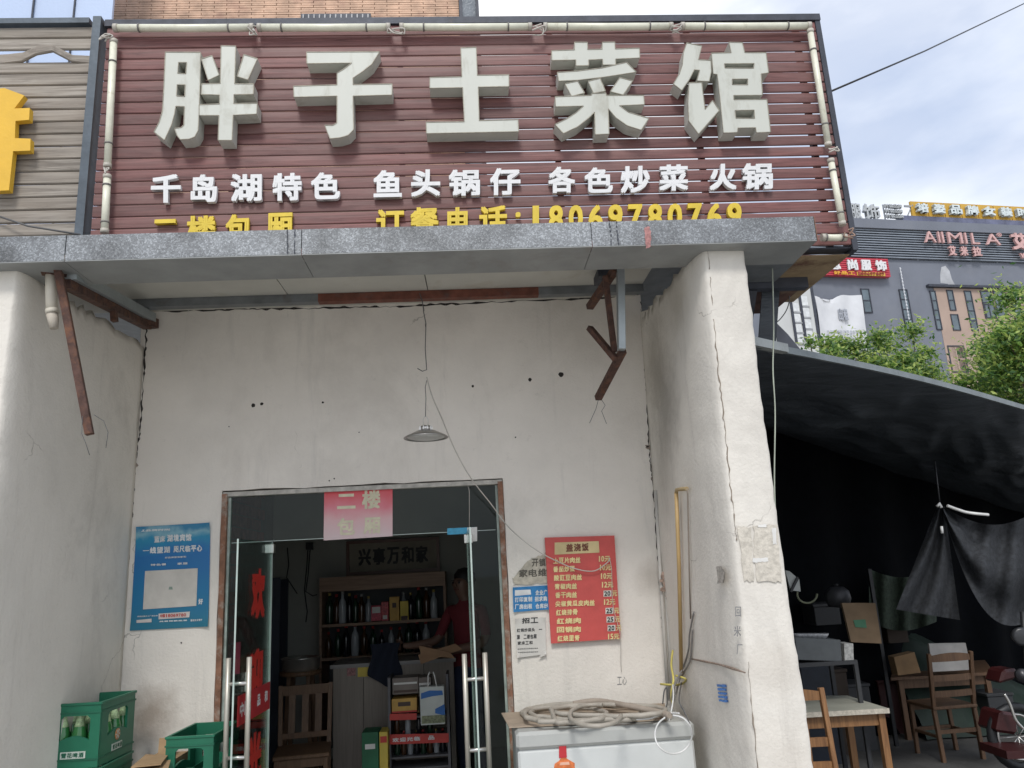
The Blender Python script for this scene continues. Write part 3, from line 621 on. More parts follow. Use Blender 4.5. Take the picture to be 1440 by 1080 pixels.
# small rows
def small(ch, a, b, c, d_, mat, Y=SY-.032, bold=.034, slope=-.02, depth=.024):
    """glyph in the pixel box a..b (x), c..d (y, top..bottom) taken to its plane"""
    s = slope*(b-a)
    q = [P(a, d_-s/2, Y), P(b, d_+s/2, Y), P(b, c+s/2, Y), P(a, c-s/2, Y)]
    return glyph(MB(), ch, q, (0, depth, 0), bold).build('letter', mat, sign)
for ch, a, b, c, d_ in [('千', 212, 254, 245, 285), ('岛', 268, 305, 245, 284), ('湖', 324, 368, 244, 283), ('特', 383, 424, 243, 282), ('色', 437, 478, 242, 280),
                        ('鱼', 525, 565, 239, 277), ('头', 578, 619, 238, 276), ('锅', 631, 675, 238, 275), ('仔', 689, 732, 236, 274),
                        ('各', 771, 809, 234, 271), ('色', 822, 862, 235, 271), ('炒', 873, 914, 233, 271), ('菜', 927, 968, 231, 268), ('火', 998, 1036, 230, 267), ('锅', 1044, 1087, 229, 266)]:
    small(ch, a, b, c, d_, m_white)
for ch, a, b, c, d_ in [('二', 214, 250, 308, 340), ('楼', 262, 303, 303, 343), ('包', 317, 353, 301, 341), ('厢', 374, 411, 299, 339),
                        ('订', 529, 568, 294, 333), ('餐', 577, 617, 291, 331), ('电', 629, 661, 291, 330), ('话', 674, 713, 289, 329), (':', 725, 732, 298, 322)]:
    small(ch, a, b, c, d_, m_yellow, slope=-.03)
for i, ch in enumerate('18069780769'):
    a = 743+27.9*i; c = 289-.038*(a-743)*.4
    small(ch, a+(6 if ch == '1' else 1), a+(15 if ch == '1' else 21), c, c+37, m_yellow, bold=.03, slope=-.02)
# tubes round the sign (unlit lamps in plastic tube), each its own thing
def tube_lamp(a, b, r, label):
    a, b = Vector(a), Vector(b); t = thing('lamp_tube', label, 'tube lamp', a, group='unlit tube lamps framing the maroon sign')
    d = (b-a).normalized()
    MB().tube([a+d*.02, a+(b-a)*.5+Vector((0, 0, -.002)), b-d*.02], r, 12).build('tube', m_tube, t)
    MB().tube([a, a+d*.022], r*1.12, 12).build('end_cap', M('cap_plastic', (.45, .42, .36), .5, var=.2), t); MB().tube([b-d*.022, b], r*1.12, 12).build('end_cap', MC['cap_plastic'], t)
    for s in (.18, .82):
        p = a+(b-a)*s; MB().tube([p-d*.004, p+d*.004], r*1.18, 12).build('clip', M('clip_dark', (.16, .15, .14), .6), t)
    return t
TY = SY-.045
tops = [(160, 357, 'leftmost tube lamp along the sign top edge'), (362, 549, 'second tube lamp from the left along the sign top edge'), (562, 748, 'middle tube lamp along the sign top edge, above the third big character'), (764, 946, 'tube lamp along the sign top edge above the grass-topped fourth character'), (957, 1140, 'rightmost tube lamp along the sign top edge')]
for a, b, lb_ in tops: tube_lamp(P(a, 39.5-(a-160)*.003, TY), P(b, 39.5-(b-160)*.003, TY), .0205, lb_)
tube_lamp(P(160, 56, TY), P(151, 236, TY), .0185, 'upper upright tube lamp at the left edge of the sign')
tube_lamp(P(151, 246, TY), P(147, 328, TY), .0185, 'lower upright tube lamp at the left edge of the sign')
tube_lamp(P(1139, 42, TY), P(1165, 206, TY), .0175, 'upper upright tube lamp at the right edge of the sign')
tube_lamp(P(1168, 224, TY), P(1185, 317, TY), .0175, 'lower upright tube lamp at the right edge of the sign')
tube_lamp(P(1155, 334, TY), P(1190, 334, TY), .0185, 'short lying tube lamp at the bottom right corner of the sign')
# knots of wire and tape at the joints
def tangle(cx, cy, Y, r, n, label, mat=m_cable, rr=.004):
    c = P(cx, cy, Y); pts = []
    for i in range(n): pts.append(c+Vector((random.uniform(-1, 1)*r*1.3, random.uniform(-.7, .2)*r, random.uniform(-1, 1)*r)))
    mb = MB(); sm = []
    for i in range(n-1):
        p0, p1, p2, p3 = pts[max(0, i-1)], pts[i], pts[i+1], pts[min(n-1, i+2)]
        for k in range(5):
            t = k/5; sm.append(.5*((2*p1)+(-p0+p2)*t+(2*p0-5*p1+4*p2-p3)*t*t+(-p0+3*p1-3*p2+p3)*t**3))
    mb.tube(sm, rr, 6); return mb.build('wire_knot', mat, label=label, cat='wire', origin=c, group='wire knots on the sign lamps')
random.seed(5)
tangle(358, 44, TY-.01, .03, 9, 'knot of wire between the first and second top tube lamps')
tangle(557, 44, TY-.01, .035, 10, 'hanging knot of wire between the second and third top tube lamps')
tangle(757, 42, TY-.01, .03, 9, 'taped wire knot right of the middle top tube lamp')
tangle(951, 41, TY-.01, .03, 9, 'taped wire knot left of the rightmost top tube lamp')
tangle(148, 52, TY-.01, .035, 9, 'wire knot at the top left corner of the sign')
tangle(150, 240, TY-.01, .025, 7, 'wire knot between the two left upright tube lamps')
tangle(1170, 214, TY-.01, .03, 8, 'wire knot between the two right upright tube lamps')
tangle(1193, 328, TY-.01, .035, 10, 'brown wire knot at the bottom right corner of the sign', M('brown_tape', (.30, .2, .15), .6))
tangle(830, 27, TY+.05, .012, 7, 'small twist of wire standing on the top rail of the sign', m_wire, .003)
# ================================================================== NEIGHBOUR SIGN
nx0, nx1 = -3.9, -1.955
ns = thing('neighbour_sign', 'neighbouring signboard of weathered grey brown boards with a yellow character', 'shop sign', (-2.6, SY, zb_))
NPn = 19; nzt = 4.715; nzb = 3.33; nh = (nzt-nzb)/NPn
for k in range(NPn):
    za = nzb+nh*k; zc = za+nh-.005; ph_ = k*1.7; broken = (k == NPn-3)
    n = 22; vs = []
    for i in range(n+1):
        t = i/n; x = nx0+(nx1-nx0)*t; wv = .0015*noise.noise(Vector((x*1.5, k*2.2, 0))); zo = 0; dz_ = 0
        if broken:
            px = (x+2.55)/.6      # sprung out of its place: sags left, humps in the middle
            h = math.exp(-((x+2.16)/.10)**2); zo = -.012-.028*max(0, min(1, (-2.2-x)/.5))+.030*h-.02*(x > -2.1); dz_ = -.05*h; 
        bo, tp = za+wv+zo+(.012 if broken else 0), zc+wv+zo*.8-(.018*math.exp(-((x+2.05)/.12)**2) if broken else 0)
        y = SY+.004+dz_
        vs += [Vector((x, y+.004, bo)), Vector((x, y-.001, bo+.005)), Vector((x, y, tp-.006)), Vector((x, y+.005, tp)), Vector((x, y+.014, tp)), Vector((x, y+.014, bo))]
    W = 6; mb = MB().add(vs, [(i*W+j, i*W+(j+1) % W, (i+1)*W+(j+1) % W, (i+1)*W+j) for i in range(n) for j in range(W)]+[tuple(range(W-1, -1, -1)), tuple(n*W+j for j in range(W))])
    mb.build('plank', m_grey_wood, ns, label='sprung plank curling away from the sign' if broken else None)
MB().box((nx0, SY-.02, nzt+.003), (nx1-.01, SY+.05, nzt+.035)).build('top_rail', MC['slate_rail'], ns)
fnn = Z((0, 0), 2.4)
t2 = pz2(fnn, SY-.06)
# the visible right half of the yellow character
lp = [(-200,470),(-200,400),(-60,395),(-20,300),(15,297),(82,322),(48,366),(100,364),(98,404),(52,408),(50,466),(103,468),(102,508),(44,510),(30,642),(-30,645),(-30,520),(-190,520)]
MB().poly([[t2(*p) for p in lp]], lambda u, v: Vector((u, SY-.06, v)), (0, .035, 0)).build('yellow_letter', M('yellow_sign_face', (.72, .43, .035), .5, var=.08), ns)
MB().tube([P(-20, 298, SY-.02), P(40, 318, SY-.05), P(90, 326, SY-.06), P(118, 331, SY-.02)], .005, 6).build('cable', m_wire, label='black cable sagging across the bottom of the neighbouring sign', cat='cable', origin=P(40, 318, SY))
# ================================================================== UPPER STOREYS BEHIND
UY = 6.6
bx0, bx1 = P(160, 10, UY).x, P(645, 10, UY).x
up = thing('brick_block', 'tan strip brick apartment block rising behind the sign', 'building', (0, UY+3, 3.6))
MB().box((bx0, UY+.012, 3.55), (bx1, UY+6, 12)).build('wall', M('mortar_dark', (.22, .15, .12), .9), up)
brk = MB(); z = 5.2; row = 0
while z < 9.2:
    x = bx0+(-.12 if row % 2 else 0)
    while x < bx1:
        brk.box((max(x, bx0), UY+random.uniform(-.002, .002), z), (min(x+.234, bx1), UY+.02, z+.021)); x += .24
    z += .0262; row += 1
brk.build('brick_strips', M('tan_brick', (.60, .40, .28), .75, var=.3, scale=8, stain=((.40, .22, .17), .5, 3, .5)), up, kind='stuff')
wq = (P(424, 20, UY).x, P(522, 20, UY).x); wz = P(470, 22, UY).z
fr = MB().box((wq[0], UY-.03, wz-.9), (wq[1], UY-.006, wz+.0)).build('window', m_dark, up)
for i in range(13): x = wq[0]+(wq[1]-wq[0])*(i+.5)/13; MB().box((x-.006, UY-.045, wz-.88), (x+.006, UY-.032, wz-.02)).build('louvre', M('pale_louvre', (.45, .45, .45), .6), fr)
bayw = thing('bay_window', 'dark framed glazed bay window at the right corner of the tan brick block', 'window bay', (bx1+.1, UY, 6))
bw0, bw1 = bx1+.004, P(673, 10, UY).x
for (a, b) in ((bw0, bw0+.03), (bw1-.03, bw1)): MB().box((a, UY-.05, 3.6), (b, UY+.6, 9.5)).build('frame_post', m_dark, bayw)
MB().box((bw0+.03, UY+.0, 3.6), (bw1-.03, UY+.02, 9.5)).build('glass_pane', M('smoky_glass', (.16, .18, .2), .15, .2, var=.3, scale=3), bayw)
for z in (6.2, 6.62, 6.98, 7.4): MB().box((bw0+.03, UY-.04, z), (bw1-.03, UY-.004, z+.05)).build('transom', m_dark, bayw)
MB().bar((bw0+.03, UY-.06, 6.65), (bw0+.14, UY-.06, 7.0), .02).bar((bw0+.14, UY-.06, 6.65), (bw0+.03, UY-.06, 7.0), .02).build('bracket', m_wire, bayw)
# pale blue sheet wall to the left
pb = thing('blue_sheet_wall', 'pale blue metal sheet wall with standing seams behind the weathered sign', 'wall', (-3.5, 6.0, 3.6))
bxr = P(159, 10, 6.0).x; seams = [-8.0]+[P(a, 15, 6.0).x for a in (-160, -58, 45, 103)]+[bxr]
for i in range(len(seams)-1): MB().box((seams[i]+.004, 6.0+.006*(i % 2), 3.55), (seams[i+1]-.004, 6.03, 9)).build('sheet_panel', M('pale_blue_sheet', (.46, .56, .75), .5, var=.04, scale=1), pb)
for s in seams[1:-1]: MB().bar((s, 5.992, 3.6), (s+.02, 5.992, 9), .012, .012).build('seam', m_dark, pb)
# ================================================================== DOOR FRAME AND GLASS
door = thing('shop_glass_front', 'glazed shop entrance with two glass doors swung open and rusty timber jambs', 'glass entrance', (-.65, WY, 0))
m_jamb = M('rusty_jamb', (.24, .12, .075), .85, var=.4, scale=18, stain=((.42, .38, .33), .8, 11, .5), bump=.3)
MB().box((dxl+.002, WY-.008, 0), (dxl+.034, WY+.07, dz-.02)).build('jamb', m_jamb, door)
MB().box((dxr-.034, WY-.008, 0), (dxr-.002, WY+.07, dz-.02)).build('jamb', m_jamb, door)
MB().box((dxl+.006, WY+.0, dz-.035), (dxr-.006, WY+.07, dz-.008)).build('head_strip', M('whitish_putty', (.46, .44, .40), .85, var=.3, scale=20), door)
MB().box((dxl+.035, WY+.02, 0), (dxl+.050, WY+.05, dz-.04)).build('glazing_strip', M('green_white_strip', (.36, .42, .38), .6, var=.3, scale=15), door)
MB().box((dxr-.050, WY+.02, 0), (dxr-.035, WY+.05, dz-.04)).build('glazing_strip', MC['green_white_strip'], door)
gm = glass('clear_glass', (.74, .81, .78), .42); ge = M('glass_edge', (.42, .5, .46), .3, var=.2)
gy = WY+.03; tz = 1.945; pl, pr = -1.215, .005
MB().box((dxl+.052, gy, tz+.004), (dxr-.052, gy+.008, dz-.04)).build('transom_pane', gm, door)
MB().box((dxl+.052, gy, .01), (pl-.004, gy+.008, tz)).build('side_pane', gm, door)
MB().box((pr+.004, gy, .01), (dxr-.052, gy+.008, tz)).build('side_pane', gm, door)
MB().box((dxl+.06, gy-.002, tz-.0015), (dxr-.06, gy+.010, tz+.0025)).build('pane_joint', ge, door)
MB().box((pl-.0035, gy-.001, .01), (pl-.0005, gy+.009, tz-.005)).build('pane_joint', ge, door)
def leaf(px_, sgn, x_free, label):
    lf = MB(); a = Vector((px_, gy-.03, 0)); b = Vector((x_free, gy-.63, 0)); d = (b-a).normalized(); nrm = Vector((-d.y, d.x, 0))
    q = [a+nrm*.005, b+nrm*.005, b-nrm*.005, a-nrm*.005]; q = [p+Vector((0, 0, .02)) for p in q]
    o = lf.hexa(q, (0, 0, tz-.03)).build('door_leaf', gm, door, label)
    # polished edges read as light lines
    for e in (a-d*.0008, b+d*.0008):
        MB().hexa([e+nrm*.0045+Vector((0, 0, .02)), e-nrm*.0045+Vector((0, 0, .02)), e-nrm*.0045+d*.0015+Vector((0, 0, .02)), e+nrm*.0045+d*.0015+Vector((0, 0, .02))], (0, 0, tz-.03)).build('leaf_edge', ge, o)
    # patch fittings
    for z in (.02, tz-.075): MB().box((px_-.035 if sgn < 0 else px_-.02, gy-.055, z), (px_+.02 if sgn < 0 else px_+.035, gy-.005, z+.055)).build('patch_fitting', m_chrome, o, bevel=.003)
    # handle pair
    hz0, hz1 = (.70, 1.32) if sgn < 0 else (.66, 1.27)
    c = b-d*.07
    m_h = M('handle_satin', (.52, .49, .43), .42, .5, var=.06, bump=0)
    for s in (1, -1):
        hb = c+nrm*s*.055
        MB().tube([hb+Vector((0, 0, hz0)), hb+Vector((0, 0, hz1))], .0135, 14).build('handle', m_h, o)
    for z in (hz0+.13, hz1-.13): MB().tube([c+nrm*.055+Vector((0, 0, z)), c-nrm*.055+Vector((0, 0, z))], .0105, 10).build('handle_bolt', m_chrome, o)
    return o, a, b, nrm, d
lo, la, lb2, lnrm, ld = leaf(pl, -1, pl-.03, 'left door leaf swung outward with red greeting characters')
ro, ra, rb2, rnrm, rd = leaf(pr-.02, 1, pr+.0, 'right door leaf swung outward and seen edge on')
# red film characters and a red banner strip on the left leaf
m_red = M('red_film', (.50, .035, .025), .45, var=.12)
fl = MB()
side = lnrm if lnrm.x > 0 else -lnrm
def leafpt(t, z, off=.0062): return la+(lb2-la)*t+side*off+Vector((0, 0, z))
for ch, z0_, z1_ in (('欢', 1.50, 1.78), ('迎', 1.06, 1.34), ('光', .62, .90), ('临', .18, .46)):
    glyph(MB(), ch, [leafpt(.62, z0_), leafpt(.22, z0_), leafpt(.22, z1_), leafpt(.62, z1_)], side*.0006, .045).build('greeting_character', m_red, lo)
bn = MB().hexa([leafpt(.92, .98, .007), leafpt(.0, .98, .007), leafpt(.0, 1.13, .007), leafpt(.92, 1.13, .007)], side*.001).build('red_strip_sticker', M('red_sticker', (.42, .03, .035), .5), lo)
tx = MB()
for i, ch in enumerate('中国'): glyph(tx, ch, [leafpt(.86-.12*i, 1.02, .0085), leafpt(.76-.12*i, 1.02, .0085), leafpt(.76-.12*i, 1.09, .0085), leafpt(.86-.12*i, 1.09, .0085)], side*.0006, .03)
for i, ch in enumerate('口品金和'): glyph(tx, ch, [leafpt(.50-.11*i, 1.03, .0085), leafpt(.41-.11*i, 1.03, .0085), leafpt(.41-.11*i, 1.09, .0085), leafpt(.50-.11*i, 1.09, .0085)], side*.0006, .03)
tx.build('sticker_text', m_white, bn, kind='stuff')
MB().box((P(334, 900, gy).x-.02, gy-.004, 1.18), (P(334, 900, gy).x+.02, gy-.002, 1.36)).build('small_red_notice', M('crimson_note', (.30, .02, .06), .5, var=.3), door)
MB().box((P(349, 985, gy-.3).x-.012, gy-.33, 1.12), (P(349, 985, gy-.3).x+.012, gy-.325, 1.22)).build('paper_tag', wht, door)
# pink sign in the transom, blue sticker and white fitting
Yp = WY+.022
pk = thing('pink_notice', 'square pink fading notice with pale characters hung at the top of the glass', 'notice', P(503, 722, Yp))
zp0, zp1 = P(503, 758, Yp).z, P(503, 689, Yp).z
pkm = gradmat('pink_print', [(0, (.62, .50, .50)), (.40, (.66, .42, .43)), (.68, (.66, .20, .24)), (1, (.60, .05, .06))], 2, zp0-P(503, 722, Yp).z, zp1-P(503, 722, Yp).z)
MB().hexa(q4([(455, 760), (552, 754), (552, 686), (456, 690)], Yp), (0, .003, 0)).build('paper', pkm, pk)
for ch, a, b, c, d_ in (('二', 474, 500, 695, 716), ('楼', 509, 535, 690, 716), ('包', 474, 499, 729, 753), ('厢', 511, 535, 728, 751)): glyph(MB(), ch, [P(a, d_, Yp-.002), P(b, d_-1, Yp-.002), P(b, c-1, Yp-.002), P(a, c, Yp-.002)], (0, .0012, 0), .035).build('character', M('faded_cream', (.62, .58, .42), .6, var=.15, scale=20), pk)
st = thing('blue_sticker', 'small blue sticker on the glass above the right door leaf', 'sticker', P(648, 748, gy))
MB().hexa(q4([(629, 752), (671, 750), (671, 741), (629, 743)], gy-.006), (0, .003, 0)).build('film', M('cyan_film', (.05, .33, .52), .5, var=.2, scale=30), st)
MB().hexa(q4([(657, 762), (671, 761), (671, 741), (657, 742)], gy-.012), (0, .004, 0)).build('white_tab', wht, st)
MB().tube([P(656, 678, gy-.01), P(660, 690, gy-.012), P(660, 742, gy-.012)], .0022, 6).build('wire', m_cable, label='thin pale wire running down the transom glass', cat='wire', origin=P(660, 700, gy))
# ================================================================== INTERIOR
IY = 8.2
rm = thing('shop_interior', 'dim shop room with a brick left wall seen through the glass front', 'room', (-.5, 6.5, 0))
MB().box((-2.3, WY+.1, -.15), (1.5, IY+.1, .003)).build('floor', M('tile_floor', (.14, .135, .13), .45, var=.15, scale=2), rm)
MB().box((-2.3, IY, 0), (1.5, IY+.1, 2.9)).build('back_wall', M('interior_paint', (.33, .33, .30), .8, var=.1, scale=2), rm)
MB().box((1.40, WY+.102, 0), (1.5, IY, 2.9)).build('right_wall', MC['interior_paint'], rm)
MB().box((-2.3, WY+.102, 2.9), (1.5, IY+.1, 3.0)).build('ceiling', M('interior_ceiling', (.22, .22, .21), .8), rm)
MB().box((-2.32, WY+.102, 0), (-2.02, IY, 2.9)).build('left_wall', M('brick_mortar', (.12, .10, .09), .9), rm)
bmm = M('red_brick', (.20, .07, .055), .85, var=.35, scale=12)
brk0 = None; nb = 0; row = 0; z = .9
while z < 2.7 and nb < 290:
    y = WY+.16+(.12 if row % 2 else 0)
    while y < 7.6 and nb < 290:
        if brk0 is None:
            brk0 = MB().box((-2.02, 0, 0), (-2.004, .225, .095)).build('brick', bmm, rm); WL[brk0.name] = Vector((0, 0, 0)); o = brk0
        else: o = brk0.copy(); COL.objects.link(o)
        o.location = Vector((random.uniform(-.004, .003), y, z))-Vector((-.5, 6.5, 0))+Vector((-.5, 6.5, 0)); 
        # brk0 was built relative to the room's own origin
        o.location = (random.uniform(-.004, .003), y, z); y += .238; nb += 1
    z += .107; row += 1
# dark door opening at the back
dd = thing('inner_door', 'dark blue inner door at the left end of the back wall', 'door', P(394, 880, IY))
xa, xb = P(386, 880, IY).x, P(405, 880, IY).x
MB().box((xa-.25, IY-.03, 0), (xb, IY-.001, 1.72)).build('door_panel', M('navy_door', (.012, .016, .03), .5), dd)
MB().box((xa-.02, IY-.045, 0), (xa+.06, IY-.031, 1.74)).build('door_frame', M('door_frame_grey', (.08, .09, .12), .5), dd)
# shelf unit
ky = 7.75
sh = thing('wall_shelf_unit', 'tall brown shelf unit with dark bays against the back wall', 'shelves', P(540, 930, ky))
m_br = wood('dim_brown_wood', (.34, .22, .15), (.18, .11, .075), per=.1)
sxa, sxb = P(449, 820, ky).x, P(626, 815, ky).x
zt0, zt1 = P(540, 828, ky).z, P(540, 808, ky).z
MB().box((sxa, ky, zt0), (sxb, IY-.002, zt1)).build('header_board', m_br, sh)
z_s1 = P(540, 874, ky).z; z_s2 = P(540, 921, ky).z
MB().box((sxa+.02, ky+.02, z_s1-.025), (sxb-.02, IY-.02, z_s1)).build('shelf', m_br, sh)
MB().box((sxa+.02, ky+.02, z_s2-.025), (sxb-.02, IY-.02, z_s2)).build('shelf', m_br, sh)
MB().box((sxa, ky+.02, 0), (sxa+.022, IY-.02, zt0-.001)).build('side_panel', m_br, sh); MB().box((sxb-.022, ky+.02, 0), (sxb, IY-.02, zt0-.001)).build('side_panel', m_br, sh)
MB().box((sxa+.02, IY-.018, .1), (sxb-.02, IY-.004, zt0)).build('back_panel', M('shelf_back', (.07, .075, .08), .7), sh)
# bottles on shelves
bot_prof = [(.033, 0), (.036, .01), (.036, .15), (.03, .185), (.014, .215), (.013, .255)]
bcols = [M('dark_green_glass', (.012, .035, .02), .15, spec=.6), M('brown_glass', (.05, .022, .01), .15), M('clear_bottle', (.30, .32, .34), .12), M('black_glass', (.01, .01, .014), .15)]
cap_m = [M('cap_gold', (.4, .3, .1), .35, .6), M('cap_red', (.35, .03, .03), .4), M('cap_silver', (.5, .5, .5), .3, .8)]
protos = []
def bottle(loc, i, s, label, group):
    t = thing('bottle', label, 'bottle', loc, 0, group)
    t.scale = (s, s, s)
    b_ = bpy.data.objects.new('glass_body', BMESH[i % 4]); c_ = bpy.data.objects.new('cap', CMESH[i % 3])
    for o in (b_, c_): COL.objects.link(o); o.parent = t
    return t
BMESH = []; CMESH = []
for i, m_ in enumerate(bcols):
    o = MB().lathe(bot_prof, n=12).build('glass_body', m_); BMESH.append(o.data); bpy.data.objects.remove(o)
for m_ in cap_m:
    o = MB().lathe([(.015, .248), (.015, .275), (.0, .277)], n=10).build('cap', m_); CMESH.append(o.data); bpy.data.objects.remove(o)
random.seed(21)
for i in range(7):
    bottle(Vector((sxa+.08+.062*i, 7.86+random.uniform(-.02, .05), z_s1)), i, random.uniform(.85, 1.15), f'{ORD[i]} dark bottle from the left on the upper shelf', 'bottles on the upper shelf')
for i in range(5):
    bottle(Vector((sxb-.42+.075*i, 7.86+random.uniform(-.02, .05), z_s1)), i+2, random.uniform(.9, 1.15), f'{ORD[i]} bottle right of the yellow cartons on the upper shelf', 'bottles on the upper shelf')
for i in range(12):
    bottle(Vector((sxa+.07+.085*i, 7.86+random.uniform(-.02, .04), z_s2)), i*3+1, random.uniform(.8, 1.1), f'{ORD[i]} bottle from the left on the lower shelf', 'bottles on the lower shelf')
# cartons on the shelf
def carton(name, a, b, c, d_, Y, depth, mat, label, cat='carton', face=None, group=None):
    p = P(a, d_, Y); q = P(b, c, Y); t = MB().box((p.x, Y, p.z), (q.x, Y+depth, q.z)).build('carton_body' if face else name, mat, None if not face else thing(name, label, cat, (p.x, Y, p.z), 0, group), bevel=.002) if face else MB().box((p.x, Y, p.z), (q.x, Y+depth, q.z)).build(name, mat, label=label, cat=cat, origin=(p.x, Y, p.z), bevel=.002, group=group)
    if face:
        for (u0, v0, u1, v1, fm, nm) in face:
            MB().box((p.x+(q.x-p.x)*u0, Y-.003, p.z+(q.z-p.z)*v0), (p.x+(q.x-p.x)*u1, Y-.0005, p.z+(q.z-p.z)*v1)).build(nm, fm, t.parent)
    return t
m_yb = M('yellow_box', (.55, .33, .08), .6); m_pinkbox = M('pink_box', (.5, .06, .10), .5, var=.5, scale=60); m_ybb = M('bright_yellow_box', (.62, .48, .08), .6); m_dkprint = M('dark_print', (.08, .05, .04), .6)
carton('carton', 522, 536, 851, 873.5, 7.80, .07, m_pinkbox, 'small pink and white carton on the upper shelf, left of the red one', face=[(.1, .5, .9, .9, wht, 'label')])
carton('carton', 536.5, 546, 846, 873.5, 7.80, .07, M('red_white_box', (.5, .08, .09), .5, var=.6, scale=80), 'red and white patterned carton in the middle of the upper shelf', face=[(.2, .1, .8, .3, wht, 'label')])
carton('carton', 548, 561, 839, 873.5, 7.80, .08, m_yb, 'tall ochre carton on the upper shelf', face=[(.3, .55, .7, .75, m_dkprint, 'label')])
carton('carton', 563, 574, 845, 873.5, 7.80, .08, m_ybb, 'yellow carton with dark print at its foot on the upper shelf', face=[(.1, .05, .9, .25, m_dkprint, 'label')])
# framed calligraphy above the shelf
fy = IY-.06
fr = thing('framed_calligraphy', 'wide dark framed calligraphy with five black characters above the shelves', 'picture', P(553, 780, fy))
xa, xb, za, zc = P(487, 780, fy).x, P(618, 780, fy).x, P(553, 806, fy).z, P(553, 758, fy).z
for (p, q) in (((xa, za), (xb, za+.03)), ((xa, zc-.03), (xb, zc)), ((xa, za+.03), (xa+.03, zc-.03)), ((xb-.03, za+.03), (xb, zc-.03))): MB().box((p[0], fy, p[1]), (q[0], fy+.03, q[1])).build('frame', M('dark_red_wood', (.12, .045, .03), .4), fr)
MB().box((xa+.03, fy+.015, za+.03), (xb-.03, fy+.02, zc-.03)).build('paper', M('dull_paper', (.26, .23, .18), .7), fr)
tx = MB(); line_text(tx, '兴事万和家', xa+.12, xb-.10, za+.09, zc-.08, fy+.0145, .001, .035); tx.build('calligraphy', M('ink', (.012, .012, .014), .6), fr, kind='stuff')
MB().box((xa+.0, fy-.03, za-.04), (xb, fy+.03, za-.002)).build('ledge', m_br, fr)
# counter
cy = 6.9
ct = thing('counter', 'grey brown shop counter with a yellow sticker and a flower print on its front', 'counter', P(545, 1000, cy))
cxa, cxb = P(468, 1000, cy).x, P(640, 1000, cy).x; czt = P(520, 932, cy).z
cm = wood('counter_panel', (.27, .235, .20), (.20, .17, .145), axis='z', per=.05)
for i in range(4):
    a = cxa+(cxb-cxa)*i/4; b = cxa+(cxb-cxa)*(i+1)/4; MB().box((a+.002, cy, .02), (b-.002, cy+.02, czt-.03)).build('front_panel', cm, ct)
MB().box((cxa-.02, cy-.02, czt-.03), (cxb+.02, cy+.5, czt)).build('counter_top', M('counter_top_grey', (.22, .21, .20), .4), ct)
MB().box((cxa, cy+.02, .02), (cxa+.02, cy+.45, czt-.031)).build('side_panel', cm, ct); MB().box((cxb-.02, cy+.02, .02), (cxb, cy+.45, czt-.031)).build('side_panel', cm, ct)
MB().hexa(q4([(503, 952), (524, 951), (524, 936), (503, 937)], cy-.004), (0, .003, 0)).build('yellow_sticker', m_ybb, ct)
MB().hexa(q4([(488, 951), (500, 950), (500, 937), (488, 938)], cy-.004), (0, .003, 0)).build('flower_sticker', M('pink_flower', (.30, .14, .14), .6, var=.6, scale=90), ct)
# dark jacket hanging over the counter
jk = MB()
def jf(u, v):
    x = P(520+42*u, 900, cy-.04).x; zz = P(540, 905+62*v*(1-.55*abs(u-.55)), cy-.04).z
    return Vector((x+.02*math.sin(v*5+u*3), cy-.045-.02*math.sin(u*9+v*2), zz))
jk.grid(jf, 14, 12); jk.grid(lambda u, v: jf(u, v)+Vector((0, .028, 0)), 14, 12)
jk.build('dark_jacket', M('navy_cloth', (.010, .014, .028), .9, bump=.4), label='dark navy jacket draped over the shop counter', cat='jacket', origin=P(545, 930, cy))
# box rack in front of the counter
ry = 6.45
rk = thing('drinks_display', 'stacked drinks cartons and bottles on a low rack before the counter', 'display rack', P(588, 1020, ry))
m_rackm = M('rack_steel', (.10, .10, .11), .5)
rx0, rx1 = P(546, 1000, ry).x, P(632, 1000, ry).x
for z in (P(590, 1034, ry).z-.0, P(590, 1062, ry).z, P(590, 1006, ry).z, P(590, 1078, ry).z): MB().box((rx0, ry-.02, z-.012), (rx1, ry+.25, z)).build('rack_shelf', m_rackm, rk)
for x in (rx0, rx1-.02): MB().box((x, ry-.021, 0), (x+.02, ry+.25, P(590, 950, ry).z)).build('rack_side', m_rackm, rk)
MB().hexa(q4([(548, 1047), (631, 1044), (631, 1031), (548, 1033)], ry-.03), (0, .006, 0)).build('red_price_strip', m_red, rk)
tx = MB(); p = P(552, 1044, ry-.032); q = P(612, 1034, ry-.032); line_text(tx, '欢迎光临 品', p.x, q.x, p.z, q.z, ry-.0305, .001, .03); tx.build('strip_text', m_white, rk, kind='stuff')
MB().hexa(q4([(548, 1013), (586, 1012), (586, 1003), (548, 1004)], ry-.03), (0, .006, 0)).build('red_price_strip', m_red, rk)
for i in range(8):
    x = rx0+.06+(rx1-rx0-.12)*i/7
    bottle(Vector((x, ry+.06, P(590, 1062, ry).z)), i, .62, f'{ORD[i]} small bottle from the left on the lowest rack shelf', 'bottles on the drinks rack')
for i in range(4):
    x = rx0+.06+.085*i
    bottle(Vector((x, ry+.06, P(590, 1034, ry).z)), i+1, .62, f'{ORD[i]} small bottle from the left on the middle rack shelf', 'bottles on the drinks rack')
carton('drinks_carton', 551, 586, 981, 1003, ry, .2, m_yb, 'ochre drinks carton with dark print on the drinks rack', face=[(.25, .45, .75, .75, m_dkprint, 'print'), (0, .0, 1, .12, m_red, 'red_band')])
carton('drinks_carton', 552, 588, 952, 977, ry+.03, .2, M('grey_carton', (.20, .17, .15), .7), 'grey brown carton on top of the drinks rack', face=[(.05, .1, .95, .25, m_dkprint, 'print'), (.05, .6, .95, .72, wht, 'white_band')])
